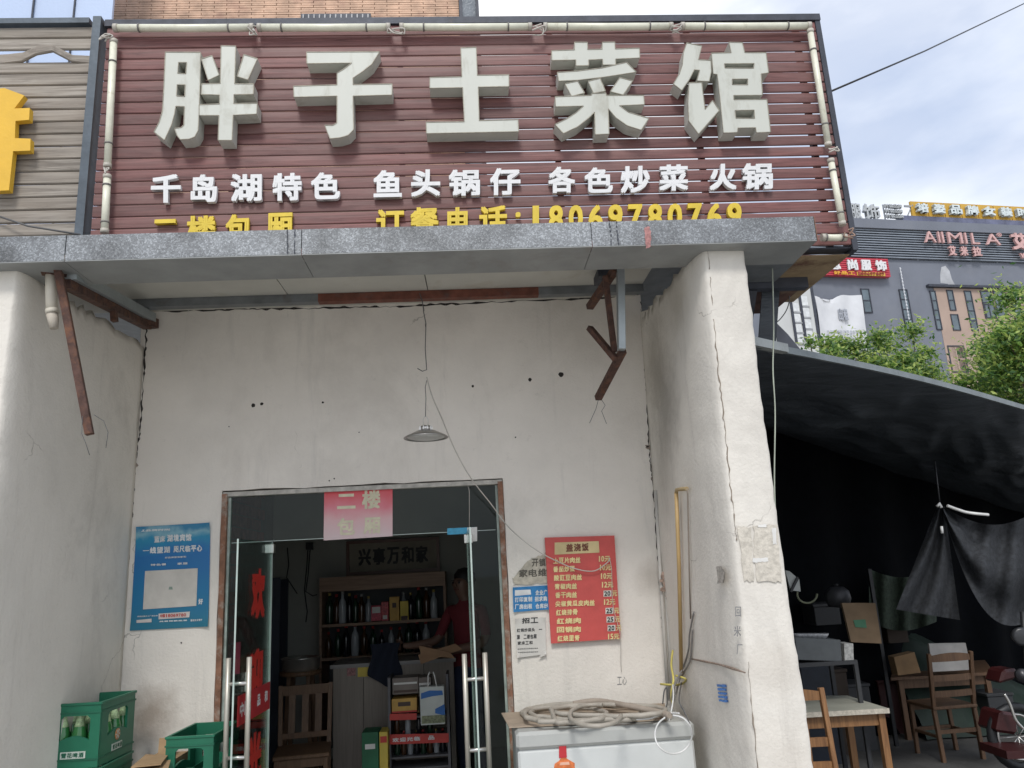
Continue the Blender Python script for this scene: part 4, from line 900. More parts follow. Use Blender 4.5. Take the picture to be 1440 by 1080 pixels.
carton('drinks_carton', 589, 606, 952, 980, ry+.05, .2, MC['grey_carton'], 'narrow grey carton on the drinks rack, behind the gift bag', face=[(.05, .6, .95, .72, wht, 'white_band')])
carton('green_carton', 509, 532, 1029, 1090, 6.3, .2, M('green_box', (.02, .13, .06), .6), 'green carton with white label on the floor left of the rack', face=[(.2, .6, .8, .72, wht, 'label')])
carton('yellow_carton', 534, 545, 1029, 1090, 6.3, .2, m_ybb, 'tall yellow carton between the green carton and the rack', face=[(.1, .75, .9, .9, m_red, 'label')])
# gift bag
gb = thing('gift_bag', 'white paper gift bag with blue wave print standing before the rack', 'bag', P(607, 1018, 6.25))
gy_ = 6.25
MB().hexa(q4([(592, 1020), (626, 1018), (624, 965), (590, 966)], gy_), (0, .09, 0)).build('bag_body', M('bag_white', (.52, .55, .52), .6, var=.1), gb)
MB().poly([[(p.x, p.z) for p in (P(a, b, gy_) for a, b in [(592, 983), (592, 975), (604, 971), (622, 971), (623, 977), (608, 979)])]], lambda u, v: Vector((u, gy_-.004, v)), (0, .003, 0)).build('blue_print', M('bag_blue', (.03, .14, .42), .6), gb)
MB().poly([[(p.x, p.z) for p in (P(a, b, gy_) for a, b in [(612, 1003), (612, 997), (625, 990), (626, 1006)])]], lambda u, v: Vector((u, gy_-.004, v)), (0, .003, 0)).build('blue_print', MC['bag_blue'], gb)
MB().hexa(q4([(593, 1018), (626, 1016), (626, 1005), (593, 1007)], gy_-.004), (0, .003, 0)).build('picture_print', M('bag_photo', (.20, .22, .13), .6, var=.6, scale=60), gb)
MB().tube([P(602, 966, gy_-.005), P(602, 950, gy_), P(604, 945, gy_+.01)], .005, 6).tube([P(614, 965, gy_-.005), P(611, 950, gy_), P(609, 945, gy_+.01)], .005, 6).build('handle', wht, gb)
# wooden chairs
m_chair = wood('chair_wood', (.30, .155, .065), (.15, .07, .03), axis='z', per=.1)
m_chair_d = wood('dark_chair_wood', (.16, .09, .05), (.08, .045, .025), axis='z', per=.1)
def chair(label, loc, rz, mat, slats='ladder', h=.92, sw=.40, group=None):
    t = thing('wooden_chair', label, 'chair', (0, 0, 0), 0, group)
    d2 = .38; sh_ = .45
    for sx in (-1, 1):
        MB().bar((sx*(sw/2-.02), 0, 0), (sx*(sw/2-.03), 0, sh_), .035).build('leg', mat, t, bevel=.003)
        MB().bar((sx*(sw/2-.025), d2, 0), (sx*(sw/2-.02), d2-.01, sh_), .036).bar((sx*(sw/2-.02), d2-.01, sh_), (sx*(sw/2-.01), d2+.07, h), .034).build('back_post', mat, t, bevel=.003)
        MB().box((sx*(sw/2-.03)-.01, .02, .20), (sx*(sw/2-.03)+.01, d2, .225)).build('side_rail', mat, t)
    MB().box((-sw/2, -.03, sh_), (sw/2, d2+.02, sh_+.028)).build('seat', mat, t, bevel=.006)
    MB().box((-sw/2+.03, -.01, sh_-.06), (sw/2-.03, .012, sh_-.001)).build('apron', mat, t)
    MB().box((-sw/2+.03, -.008, .20), (sw/2-.03, .010, .235)).build('stretcher', mat, t)
    MB().box((-sw/2+.03, d2-.02, .24), (sw/2-.03, d2, .275)).build('stretcher', mat, t)
    if slats == 'ladder':
        for k, z in enumerate((sh_+.11, sh_+.25, h-.075)):
            yy = d2-.01+.08*(z-sh_)/(h-sh_)
            MB().grid(lambda u, v, yy=yy, z=z: Vector((-sw/2+.03+(sw-.06)*u, yy+.02*math.sin(u*math.pi)+.0, z+(.055+.02*(k == 2)*math.sin(u*math.pi))*v)), 8, 1).grid(lambda u, v, yy=yy, z=z: Vector((-sw/2+.03+(sw-.06)*u, yy+.016+.02*math.sin(u*math.pi), z+(.055+.02*(k == 2)*math.sin(u*math.pi))*v)), 8, 1).build('back_slat', mat, t)
    else:
        MB().bar((-sw/2+.02, d2+.065, h-.04), (sw/2-.02, d2+.065, h-.04), .03, .07).build('top_rail', mat, t)
        MB().bar((-sw/2+.02, d2+.0, sh_+.09), (sw/2-.02, d2+.0, sh_+.09), .025, .04).build('lower_rail', mat, t)
        for x in (-.1, 0, .1): MB().bar((x, d2+.0, sh_+.1), (x, d2+.06, h-.06), .05, .014, up=(0, 1, 0)).build('back_slat', mat, t)
    t.location = loc; t.rotation_euler = (0, 0, rz); return t
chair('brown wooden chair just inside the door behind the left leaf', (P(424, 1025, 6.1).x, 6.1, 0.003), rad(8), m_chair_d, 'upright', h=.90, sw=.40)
# stool with steel basin
sx_ = P(423, 960, 6.9).x
sto = thing('tall_stool', 'tall dark wooden stool behind the chair carrying a steel pot', 'stool', (sx_, 6.9, 0))
zst = P(423, 943, 6.9).z
for a in (45, 135, 225, 315): MB().bar((sx_+.17*math.cos(rad(a)), 6.9+.17*math.sin(rad(a)), 0), (sx_+.11*math.cos(rad(a)), 6.9+.11*math.sin(rad(a)), zst-.03), .032).build('leg', m_chair_d, sto)
MB().lathe([(.0, zst-.03), (.17, zst-.03), (.17, zst), (.0, zst)], (sx_, 6.9, 0), 20).build('seat', m_chair_d, sto)
MB().lathe([(.13, zst), (.15, zst+.02), (.158, zst+.10), (.166, zst+.104), (.160, zst+.108), (.15, zst+.10), (.14, zst+.03), (.0, zst+.025)], (sx_, 6.9, 0), 28).build('steel_pot', m_chrome, label='round shallow steel pot on the tall stool inside the shop', cat='pot', origin=(sx_, 6.9, zst))
# socket and wires on the back wall
sk = thing('wall_socket', 'small black box with hanging wires on the interior back wall', 'socket', P(435, 768, IY))
MB().hexa(q4([(430, 773), (440, 773), (440, 763), (430, 763)], IY-.03), (0, .029, 0)).build('box', m_black, sk)
for pts in ([(433, 773), (431, 800), (428, 830), (432, 860), (430, 875)], [(436, 773), (433, 810), (430, 832), (440, 838), (446, 836)], [(404, 770), (406, 795), (403, 812), (412, 826), (418, 835)]):
    MB().tube([P(a, b, IY-.012) for a, b in pts], .006, 5).build('wire', m_black, sk)
# person
def skin_body(name, joints, edges, root, parent, mats, region):
    me = bpy.data.meshes.new(name); me.from_pydata([j[0] for j in joints], edges, [])
    o = bpy.data.objects.new(name, me); COL.objects.link(o)
    md = o.modifiers.new('skin', 'SKIN'); md.use_smooth_shade = True
    lay = me.skin_vertices[0] if me.skin_vertices else None
    if lay is None:
        bpy.context.view_layer.objects.active = o
        lay = me.skin_vertices[0]
    for i, j in enumerate(joints):
        r = j[1]; lay.data[i].radius = (r, r) if not isinstance(r, tuple) else r
        lay.data[i].use_root = (i == root)
    ss = o.modifiers.new('sub', 'SUBSURF'); ss.levels = 2; ss.render_levels = 2
    bpy.context.view_layer.update(); dg = bpy.context.evaluated_depsgraph_get()
    nm = bpy.data.meshes.new_from_object(o.evaluated_get(dg)); o.modifiers.clear(); o.data = nm; nm.materials.clear()
    for m_ in mats: nm.materials.append(m_)
    for p in nm.polygons: p.material_index = region(p.center); p.use_smooth = True
    if parent: o.parent = parent
    return o
pxp = P(652, 900, 7.0).x
pe = thing('person', 'person in a dark red shirt and jeans standing inside holding a brown folder', 'person', (0, 0, 0))
J = [((0, 0, .93), (.15, .10)), ((0, 0, 1.10), (.13, .09)), ((0, .0, 1.30), (.16, .10)), ((0, 0, 1.42), (.10, .075)), ((0, -.01, 1.47), .050), ((-.01, -.02, 1.52), .066), ((-.02, -.03, 1.585), .092), ((-.015, -.02, 1.66), .080),
     ((-.17, 0, 1.38), .055), ((-.24, -.06, 1.18), .044), ((-.26, -.10, 1.12), .042), ((-.38, -.28, 1.10), .033), ((-.43, -.35, 1.11), .026),
     ((.17, 0, 1.38), .055), ((.23, -.04, 1.17), .044), ((.22, -.09, 1.10), .042), ((.02, -.30, 1.06), .033), ((-.10, -.36, 1.07), .026),
     ((-.09, 0, .86), .092), ((-.10, -.01, .50), .062), ((-.105, .02, .30), .055), ((-.11, .04, .09), .040), ((-.12, -.10, .04), .038),
     ((.09, 0, .86), .092), ((.10, -.01, .50), .062), ((.105, .02, .30), .055), ((.11, .04, .09), .040), ((.13, -.10, .04), .038)]
Eg = [(0, 1), (1, 2), (2, 3), (3, 4), (4, 5), (5, 6), (6, 7), (2, 8), (8, 9), (9, 10), (10, 11), (11, 12), (2, 13), (13, 14), (14, 15), (15, 16), (16, 17), (0, 18), (18, 19), (19, 20), (20, 21), (21, 22), (0, 23), (23, 24), (24, 25), (25, 26), (26, 27)]
m_skin = M('skin', (.15, .085, .06), .55, var=.05, bump=0); m_shirt = M('dark_red_shirt', (.14, .016, .022), .85, bump=.3); m_jean = M('dark_jeans', (.02, .028, .06), .9); m_shoe = M('black_shoe', (.02, .02, .02), .6)
def reg(c):
    if c.z > 1.455: return 0
    if c.z < .07: return 3
    if c.z < .92: return 2
    if (abs(c.x) > .2 or c.y < -.12) and c.z < 1.17: return 0
    return 1
body = skin_body('body', J, Eg, 0, pe, [m_skin, m_shirt, m_jean, m_shoe], reg)
for (hx, hy, hz) in ((-.43, -.35, 1.11), (-.10, -.36, 1.07)):      # fingers closing on the folder
    for k in range(4): MB().tube([(hx-.01, hy-.01, hz+.03-.018*k), (hx-.035, hy-.03, hz+.03-.018*k), (hx-.045, hy-.008, hz+.028-.018*k)], [.009, .008, .007], 6).build('finger', m_skin, pe)
    MB().tube([(hx, hy, hz+.02), (hx-.01, hy-.03, hz+.045), (hx-.03, hy-.045, hz+.05)], [.011, .010, .008], 6).build('thumb', m_skin, pe)
MB().lathe([(.0, -.10), (.075, -.085), (.098, -.02), (.094, .04), (.06, .085), (.0, .1)], (-.012, .015, 1.635), 18).build('hair', M('black_hair', (.012, .010, .010), .6), pe)
MB().lathe([(.012, -.012), (.016, 0), (.006, .02), (0, .03)], (-.022, -.118, 1.585), 8).build('nose', m_skin, pe)
for sx in (-1, 1):
    MB().lathe([(.0, -.006), (.010, -.002), (.010, .002), (.0, .006)], (-.02+sx*.033, -.108, 1.607), 8, axis=(0, -1, .1)).build('eye', m_black, pe)
    MB().box((-.02+sx*.033-.015, -.112, 1.622), (-.02+sx*.033+.015, -.104, 1.627)).build('eyebrow', MC['black_hair'], pe)
    MB().lathe([(.0, -.008), (.018, -.004), (.016, .006), (.0, .008)], (-.02+sx*.093, -.02, 1.59), 10, axis=(1, 0, 0)).build('ear', m_skin, pe)
MB().box((-.045, -.112, 1.548), (.005, -.100, 1.554)).build('mouth', M('lip', (.16, .05, .05), .6), pe)
pe.location = (pxp+.03, 7.0, .003); pe.rotation_euler = (0, 0, rad(-35))
fo = MB()
for k, (c4) in enumerate(([(588, 921), (640, 905), (650, 913), (592, 934)], [(589, 908), (632, 917), (640, 926), (592, 921)])): fo.hexa(q4(c4, 6.62-.02*k), (0, .012, 0))
fo.build('brown_folder', M('kraft_brown', (.26, .15, .08), .75), label='folded brown card folder held by the person inside', cat='folder', origin=P(610, 918, 6.6))
# ================================================================== FRONT: POSTERS
def board(name, c4, Y, mat, label, cat, d=.004):
    ctr = sum((P(a, b, Y) for a, b in c4), Vector())/4
    t = thing(name, label, cat, ctr)
    if d > .008: MB().hexa(q4(c4, Y), (0, d, 0)).build('sheet', mat, t)
    else:      # paper: corners lift a little, the middle ripples
        bl_, br_, tr_, tl_ = q4(c4, Y); rs = [random.uniform(.2, 1) for _ in range(4)]
        def pf_(u, v):
            p = bl_.lerp(br_, u).lerp(tl_.lerp(tr_, u), v); cs = [(0, 0), (1, 0), (1, 1), (0, 1)]
            l_ = sum(.022*r_*max(0, 1-((u-a)**2+(v-b)**2)**.5/.16)**1.5 for (a, b), r_ in zip(cs, rs)); return p+Vector((0, -l_, 0))
        MB().grid(pf_, 24, 24).grid(lambda u, v: pf_(u, v)+Vector((0, .0008, 0)), 24, 24).build('sheet', mat, t)
    return t
def qtext(parent, name, items, Y, mat, bold=.03, slope=-.045, gap=.1):
    """items: (text, x0, x1, ytop, ybottom) in photograph pixels"""
    mb = MB()
    for txt, a, b, c, d_ in items:
        n = len(txt); cw = (b-a)/n
        for i, ch in enumerate(txt):
            if ch not in GL: continue
            xa = a+cw*i; xb = xa+cw*(1-gap); sh = slope*(xa-a)
            if ch == '1': xm = (xa+xb)/2; xa, xb = xm-(xb-xa)*.2, xm+(xb-xa)*.2
            if ch == '一': ya, yb = (c+d_)/2-.5, (c+d_)/2+.5
            else: ya, yb = c, d_
            glyph(mb, ch, [P(xa, yb+sh, Y), P(xb, yb+sh+slope*cw, Y), P(xb, ya+sh+slope*cw, Y), P(xa, ya+sh, Y)], (0, .0006, 0), bold)
    return mb.build(name, mat, parent, kind='stuff')
YB = WY-.008
bz0 = P(240, 887, YB).z-P(240, 811, YB).z; bz1 = P(240, 738, YB).z-P(240, 811, YB).z
bp = gradmat('blue_sea_print', [(0, (.015, .16, .24)), (.35, (.008, .17, .36)), (.7, (.012, .15, .40)), (.86, (.02, .25, .42)), (.93, (.22, .42, .50)), (1, (.03, .20, .36))], 2, bz0, bz1)
bps = board('blue_poster', [(183, 887), (293, 881), (296, 735), (192, 741)], YB, bp, 'blue sea coloured poster with white map panel on the wall left of the door', 'poster')
MB().hexa(q4([(201, 857), (276, 852), (278, 799), (204, 803)], YB-.003), (0, .002, 0)).build('map_panel', M('map_paper', (.58, .55, .50), .7, var=.08, scale=12), bps)
MB().hexa(q4([(223, 871), (266, 868), (267, 860), (223, 863)], YB-.003), (0, .002, 0)).build('phone_strip', M('pale_strip', (.6, .55, .52), .6), bps)
MB().hexa(q4([(192, 876), (213, 875), (213, 870), (192, 872)], YB-.003), (0, .002, 0)).build('logo_strip', MC['pale_strip'], bps)
mw = M('print_white', (.66, .68, .68), .6)
qtext(bps, 'headline', [('蓝床', 217, 233, 754, 763), ('湖境宾馆', 235, 270, 752, 762), ('一线望湖', 201, 240, 770, 779), ('咫尺临平心', 244, 285, 768, 777)], YB-.0025, mw, .035)
qtext(bps, 'small_print', [('艾品牌时尚', 196, 240, 745, 748), ('好品牌服饰家和', 232, 262, 783, 785.5), ('特色餐厅 独家服务'.replace(' ', ''), 212, 272, 793, 796), ('求购出租办公厂房仓库', 193, 222, 866, 868), ('美容服装批发', 224, 264, 873, 875), ('服装批发零售', 268, 285, 871, 874)], YB-.0025, mw, .02)
qtext(bps, 'strip_print', [('中国18069780', 225, 262, 864, 868.5)], YB-.0045, M('print_red', (.45, .05, .04), .6), .03)
qtext(bps, 'side_print', [('好', 279, 286, 842, 850)], YB-.0025, mw, .03)
MB().hexa(q4([(237, 829), (243, 829), (242, 825), (238, 825)], YB-.0045), (0, .001, 0)).build('map_mark', M('map_green', (.25, .32, .27), .7), bps)
# red menu
YM = WY-.03
mm = board('menu_board', [(775, 905), (873, 898), (864, 753), (766, 756)], YM, M('menu_red', (.56, .085, .075), .55, var=.1, scale=9), 'red menu board listing ten rice dishes and prices beside the freezer', 'menu', .012)
MB().hexa(q4([(780, 780), (843, 777), (842, 761), (780, 763)], YM-.003), (0, .002, 0)).build('title_panel', M('cream_panel', (.62, .50, .26), .6), mm)
qtext(mm, 'title', [('盖浇饭', 796, 829, 765, 776)], YM-.0045, M('print_brown', (.17, .06, .03), .6), .04)
my = M('print_cream', (.74, .62, .30), .6)
dishes = [('土豆片肉丝', 778, 817, '10元'), ('番茄炒蛋', 778, 809, '10元'), ('酸豇豆肉丝', 779, 819, '10元'), ('青椒肉丝', 780, 812, '12元'), ('香干肉丝', 781, 812, '元'), ('尖椒黄瓜皮肉丝', 781, 837, '12元'), ('红烧排骨', 782, 813, '元'), ('红烧肉', 783, 818, '元'), ('回锅肉', 783, 818, '元'), ('红烧鸡块', 784, 816, '15元')]
it = []; wp = MB()
for i, (tx_, a, b, pr_) in enumerate(dishes):
    yy = 784.5+12.15*i; tx_ = tx_.replace('鸡', '里').replace('块', '脊')
    it.append((tx_, a, b, yy, yy+8.2)); ya = yy-2.5
    x_ = 841+1.1*i*1.3
    if pr_ == '元':
        it.append(('元', x_+14, x_+22, ya, ya+8)); wp.hexa(q4([(x_+2, ya+8.5), (x_+13, ya+8), (x_+13, ya-.5), (x_+2, ya)], YM-.003), (0, .0015, 0))
    else: it.append((pr_[:2], x_, x_+9, ya, ya+8)); it.append(('元', x_+9, x_+18, ya, ya+8))
qtext(mm, 'dish_list', it, YM-.0045, my, .035, slope=-.035)
wp.build('price_patches', M('patch_white', (.66, .66, .6), .6), mm)
pt = [('8' if i == 0 else '1', 0) for i in range(4)]
it2 = []
for i in (4, 6, 7, 8): ya = 784.5+12.15*i-2.5; x_ = 841+1.43*i; it2.append((('20', '25', '25', '20')[(4, 6, 7, 8).index(i)], x_+3, x_+12, ya+1, ya+7.5))
qtext(mm, 'new_prices', it2, YM-.0055, M('print_black', (.02, .02, .02), .6), .03)
# old torn notices by the jamb
tn = board('hiring_notice', [(727, 925), (768, 920), (767, 868), (724, 870)], WY-.012, M('notice_white', (.62, .60, .56), .8, var=.1, scale=8), 'white printed hiring notice below the blue one, left of the red menu', 'notice', .003)
qtext(tn, 'print', [('招工', 734, 758, 869, 877), ('红锅炒菜头子一'[:7], 727, 763, 884, 889), ('服务二楼包厢', 727, 755, 893, 899), ('家床工和子', 728, 755, 902, 907)], WY-.0135, M('print_ink', (.05, .05, .05), .7), .03)
qtext(tn, 'fine_print', [('美容服装批发零售好运来', 728, 757, 912, 913.5), ('美容服装批发零售好运来', 728, 757, 917, 918.5)], WY-.0135, MC['print_ink'], .0)
patch('curled_corner', [(757, 925), (768, 921), (766, 912)], WY-.02, MC['notice_white'], tn, .5)
bn2 = board('blue_white_notice', [(722, 861), (772, 857), (770, 823), (721, 826)], WY-.012, M('notice_blue', (.03, .20, .45), .7, var=.2, scale=25), 'blue advertising notice with white lines of print between menu and jamb', 'notice', .003)
qtext(bn2, 'print', [('企业广', 753, 770, 830, 837), ('打印复制', 724, 749, 840, 847), ('招求购', 752, 770, 839, 846), ('厂房出租', 724, 749, 850, 857), ('仓库出', 753, 771, 849, 856)], WY-.0135, mw, .035)
MB().hexa(q4([(724, 838), (747, 836), (746, 829), (724, 830)], WY-.0135), (0, .0008, 0)).build('white_block', mw, bn2)
on = thing('torn_notice', 'torn remains of an old cream notice peeling above the blue notice', 'notice', P(748, 800, WY-.008))
MB().poly([rag([(723, 822), (721, 812), (745, 786), (768, 778), (770, 820)], WY, 6, 1.5)], lambda u, v: Vector((u, WY-.008, v)), (0, .003, 0)).build('sheet', M('old_cream_paper', (.50, .46, .38), .9, var=.25, scale=30), on)
qtext(on, 'print', [('家电维', 730, 770, 801, 812), ('开锁', 748, 768, 786, 797)], WY-.0095, M('faded_ink', (.12, .11, .09), .8), .03)
# handwriting stain and pier marks
mk = thing('pen_marks', 'small faint pen scribble on the wall above the freezer', 'graffiti', P(873, 957, WY))
qtext(mk, 'strokes', [('工心川'[:2], 868, 882, 952, 963)], WY-.002, M('grey_ink', (.2, .2, .2), .8), 0)
def pier_pt(a, b): # on the pier's inner/front faces
    return P(a, b, pf)
pm = thing('pier_pen_marks', 'column of grey pen marks down the rounded edge of the right pier', 'graffiti', P(1035, 870, pf))
mb = MB()
for ch, a, b, c, d_ in (('回', 1034, 1042, 853, 867), ('米', 1032, 1042, 880, 895), ('厂', 1036, 1044, 906, 920)):
    xo = .0; q = [PX(a, d_, 1.0) for _ in (1,)]
    qq = [P(x, y, pf) for x, y in ((a, d_), (b, d_), (b, c), (a, c))]; glyph(mb, ch, qq, (0, -.001, 0), .01)
mb.build('strokes', MC['grey_ink'], pm)
# the inner face of the pier: drawn on its own plane (x about 1.21)
def PI(a, b, off=.012): # ray to the slanting inner face of the right pier
    d = ray(a, b); x_f, x_b = 1.190, 1.180      # at Y 3.6 and 4.9
    # plane through (x_f,3.6) and (x_b,4.9), vertical
    s = (x_b-x_f)/1.3; t = (x_f-3.6*s-off)/(d.x-s*d.y); return CAM+d*t
def blob(pix, name, mat, parent, off=.012, j=.8, n=4):
    out = []
    for (a, b), (c, d_) in zip(pix, pix[1:]+pix[:1]):
        for k in range(n): t = k/n; out.append((a+(c-a)*t+random.uniform(-j, j), b+(d_-b)*t+random.uniform(-j, j)))
    pts = [PI(a, b, off) for a, b in out]; mb = MB(); mb.add(pts+[p+Vector((.004, 0, 0)) for p in pts], [tuple(range(len(pts)))]+[tuple(range(2*len(pts)-1, len(pts)-1, -1))], False)
    return mb.build(name, mat, parent)
stp = thing('blue_stamp', 'small blue stamped advertisement low on the inner side of the right pier', 'stamp', PI(1015, 975))
for k in range(5):
    y = 962+5.3*k; blob([(1008+k*.6, y), (1020+k*.6, y+1.2), (1020.5+k*.6, y+4.4), (1008.5+k*.6, y+3.2)], 'ink_line', M('stamp_blue', (.08, .22, .55), .8, var=.5, scale=120), stp, .016, .6)
pg = thing('torn_sticker', 'torn grey scrap of sticker on the right pier', 'sticker', PI(1012, 808))
blob([(1007, 797), (1014, 797), (1018, 805), (1018, 820), (1009, 820)], 'scrap', M('scrap_grey', (.40, .37, .33), .9, var=.4, scale=70), pg, .015, 1.2)
crk = MB(); cp = [(970, 926), (990, 930), (1010, 934), (1030, 940), (1048, 946)]
pts = [PI(a, b, .013) for a, b in cp]
crk.tube(pts, [.003, .006, .004, .007, .003], 6).build('raised_crack', M('crack_brown', (.25, .19, .15), .9, var=.4, scale=40), shop)
# ================================================================== PENDANT LAMP AND CABLES
ly = 4.35
lp_ = thing('pendant_lamp', 'unlit aluminium disc pendant lamp hanging on a wire before the wall', 'lamp', P(599, 605, ly))
lc = P(599, 612, ly); m_alu = M('aluminium', (.42, .41, .39), .35, .8, var=.1)
MB().lathe([(.030, .030), (.050, .026), (.112, -.004), (.128, -.014), (.126, -.018), (.118, -.017), (.108, -.010), (.048, .018), (.028, .022)], lc, 36).build('shade', m_alu, lp_)
MB().lathe([(.0, -.024), (.07, -.022), (.105, -.014), (.108, -.009), (.0, -.009)], lc, 32).build('diffuser', M('frosted', (.55, .56, .54), .35), lp_)
mb = MB().lathe([(.030, .028), (.034, .03), (.034, .052), (.0, .054)], lc, 20)
mb.build('lamp_base', m_chrome, lp_)
for k in range(10):
    a = 2*math.pi*k/10; MB().box((lc.x+.036*math.cos(a)-.002, lc.y+.036*math.sin(a)-.002, lc.z+.029), (lc.x+.036*math.cos(a)+.002, lc.y+.036*math.sin(a)+.002, lc.z+.05)).build('cooling_fin', m_chrome, lp_)
MB().tube([lc+Vector((-.014, 0, .052)), lc+Vector((-.014, 0, .09)), lc+Vector((-.006, 0, .108)), lc+Vector((.006, 0, .108)), lc+Vector((.014, 0, .09)), lc+Vector((.014, 0, .052))], .0022, 6).build('hanger', m_chrome, lp_)
MB().tube([lc+Vector((0, 0, .108)), P(599, 560, ly), P(598, 545, ly), P(600, 535, ly)], .0022, 6).build('cord', m_wire, lp_)
MB().tube([P(590, 412, 4.42), P(594, 424, 4.42), P(596, 440, 4.42), P(599, 455, 4.42), P(598, 490, 4.4), P(599, 505, 4.38), P(600, 520, 4.36), P(594, 522, 4.36), P(587, 518, 4.36)], .0028, 6).build('wire', m_wire, label='dark hooked wire hanging from the purlin above the lamp', cat='wire', origin=P(598, 470, 4.4))
def spl(pts, sub=8):
    out = []; n = len(pts)
    for i in range(n-1):
        p0, p1, p2, p3 = pts[max(0, i-1)], pts[i], pts[i+1], pts[min(n-1, i+2)]
        for k in range(sub): t = k/sub; out.append(.5*((2*p1)+(-p0+p2)*t+(2*p0-5*p1+4*p2-p3)*t*t+(-p0+3*p1-3*p2+p3)*t**3))
    out.append(pts[-1]); return out
MB().tube(spl([P(600, 530, 4.36), P(608, 558, 4.4), P(622, 590, 4.5), P(640, 633, 4.6), P(662, 672, 4.65), P(690, 708, 4.75), P(716, 742, 4.8), P(752, 772, 4.83), P(785, 790, 4.84), P(810, 800, 4.845), P(835, 803, 4.845), P(853, 792, 4.845), P(858, 785, 4.845)]), .0036, 6).build('lamp_cable', m_cable, label='pale cable running from the pendant lamp down across the door corner to the menu', cat='cable', origin=P(660, 672, 4.6))
MB().tube(spl([P(856, 783, 4.843), P(860, 800, 4.843), P(862, 850, 4.843), P(872, 893, 4.843), P(873, 930, 4.88), P(874, 945, 4.89)]), .0018, 5).build('thin_wire', m_cable, label='thin wire hanging over the right edge of the red menu board', cat='wire', origin=P(862, 850, 4.84))
# long white wire over the right tarp from canopy to the ground
MB().tube(spl([P(1086, 372, 3.9), P(1088, 460, 3.85), P(1087, 520, 3.85), P(1090, 580, 3.85), P(1089, 680, 3.85), P(1092, 760, 3.9)]), .0035, 6).build('hanging_cable', M('green_white_cable', (.42, .46, .38), .6), label='pale cable hanging down from the canopy end beside the right pier', cat='cable', origin=P(1088, 500, 3.85))
MB().tube(spl([P(1108, 395, 4.3), P(1110, 420, 4.3), P(1106, 436, 4.3), P(1096, 450, 4.3), P(1088, 455, 4.3)]), .003, 6).build('loose_cable', m_wire, label='short dark cable looping under the rusted canopy end', cat='cable', origin=P(1108, 420, 4.3))
# cable across the sky
MB().tube([P(1167, 129, 3.8), P(1300, 72, 5.2), P(1440, 5, 7.0), P(1700, -125, 9.5)], .006, 6).build('overhead_cable', m_black, label='single black cable crossing the sky to the upper right of the sign', cat='cable', origin=P(1300, 72, 5))
# ================================================================== PIPES AND WIRES IN THE RIGHT CORNER
gp = thing('yellow_gas_pipe', 'slim mustard yellow pipe with an elbow rising beside the right pier', 'pipe', P(955, 800, 4.55))
m_yp = M('mustard_pipe', (.44, .30, .13), .5, var=.12)
MB().tube([PI(958, 945, .03), PI(955, 800, .03), PI(951, 692, .03)], .011, 12).build('riser', m_yp, gp)
MB().tube([PI(951, 695, .03), PI(951.5, 689, .03), PI(957, 688, .025), PI(966, 687, .02)], .0105, 12).build('elbow', M('dull_elbow', (.36, .27, .14), .55), gp)
MB().tube([PI(966, 687, .02), PI(967, 695, .016), PI(969, 790, .016), PI(971, 870, .016)], .004, 6).build('thin_line', M('dim_wire', (.26, .22, .18), .7), gp)
cdz = thing('white_conduit', 'two off white plastic conduits with crumbling plaster in the corner right of the menu', 'conduit', P(935, 830, 4.8))
for a0, a1, dy in ((922, 940, 0), (929, 946, .0)):
    MB().tube([P(a0, 690, 4.82), P((a0+a1)/2-1, 830, 4.82), P(a1, 985, 4.80)], .011, 10).build('conduit', M('conduit_white', (.52, .50, .46), .6, var=.12, stain=((.30, .26, .2), .6, 14, .58)), cdz)
for k in range(9):
    c = P(932+k*.7+random.uniform(-4, 4), 808+k*4.2, 4.80); pts = [(c.x+random.uniform(.01, .022)*math.cos(i*.9), c.z+random.uniform(.008, .02)*math.sin(i*.9)) for i in range(7)]
    MB().poly([pts], lambda u, v, c=c: Vector((u, 4.795-.001*k, v)), (0, .006, 0)).build('plaster_crumb', M('crumb', (.34, .25, .2), .95, var=.5, scale=50), cdz)
random.seed(31)
wires = [
 ('grey electric wires climbing to the pier beside the yellow pipe', M('grey_cord', (.2, .19, .18), .6), .0055, [(945, 985, 4.4), (948, 965, 4.38), (960, 940, 4.3), (968, 915, 4.25), (970, 890, 4.2), (976, 860, 4.15)]),
 ('second grey wire twisting up to the pier crack', MC['grey_cord'], .005, [(950, 980, 4.4), (956, 955, 4.35), (970, 930, 4.25), (973, 905, 4.2), (974, 885, 4.2)]),
 ('yellow wire tied round the corner pipes', M('yellow_wire', (.52, .45, .12), .6), .006, [(929, 962, 4.5), (944, 963, 4.42), (958, 962, 4.42), (964, 955, 4.5), (950, 950, 4.5)]),
 ('yellow green earth wire behind the hose end', MC['yellow_wire'], .006, [(946, 990, 4.4), (944, 975, 4.4), (947, 955, 4.4), (944, 935, 4.5), (946, 915, 4.6)]),
 ('white lead rising from the freezer to the corner pipes', M('white_cord', (.66, .66, .64), .5), .0042, [(940, 1018, 4.2), (944, 1000, 4.2), (947, 980, 4.25), (946, 962, 4.4)]),
 ('thin dark lead hanging in the corner above the freezer', m_wire, .0035, [(932, 990, 4.4), (934, 972, 4.4), (938, 968, 4.4), (938, 990, 4.4), (935, 1000, 4.4)]),
 ('dark lead curving down the pier to the freezer', m_wire, .0035, [(958, 960, 4.2), (955, 985, 4.15), (962, 1000, 4.1), (970, 1018, 4.05)])]
for lb_, m_, r_, pts in wires:
    MB().tube(spl([(PI(p[0], p[1], .022) if p[0] > 952 and p[1] < 975 else P(*p)) for p in pts], 6), r_, 6).build('electric_wire', m_, label=lb_, cat='wire', origin=P(*pts[1]), group='wires in the corner right of the freezer')
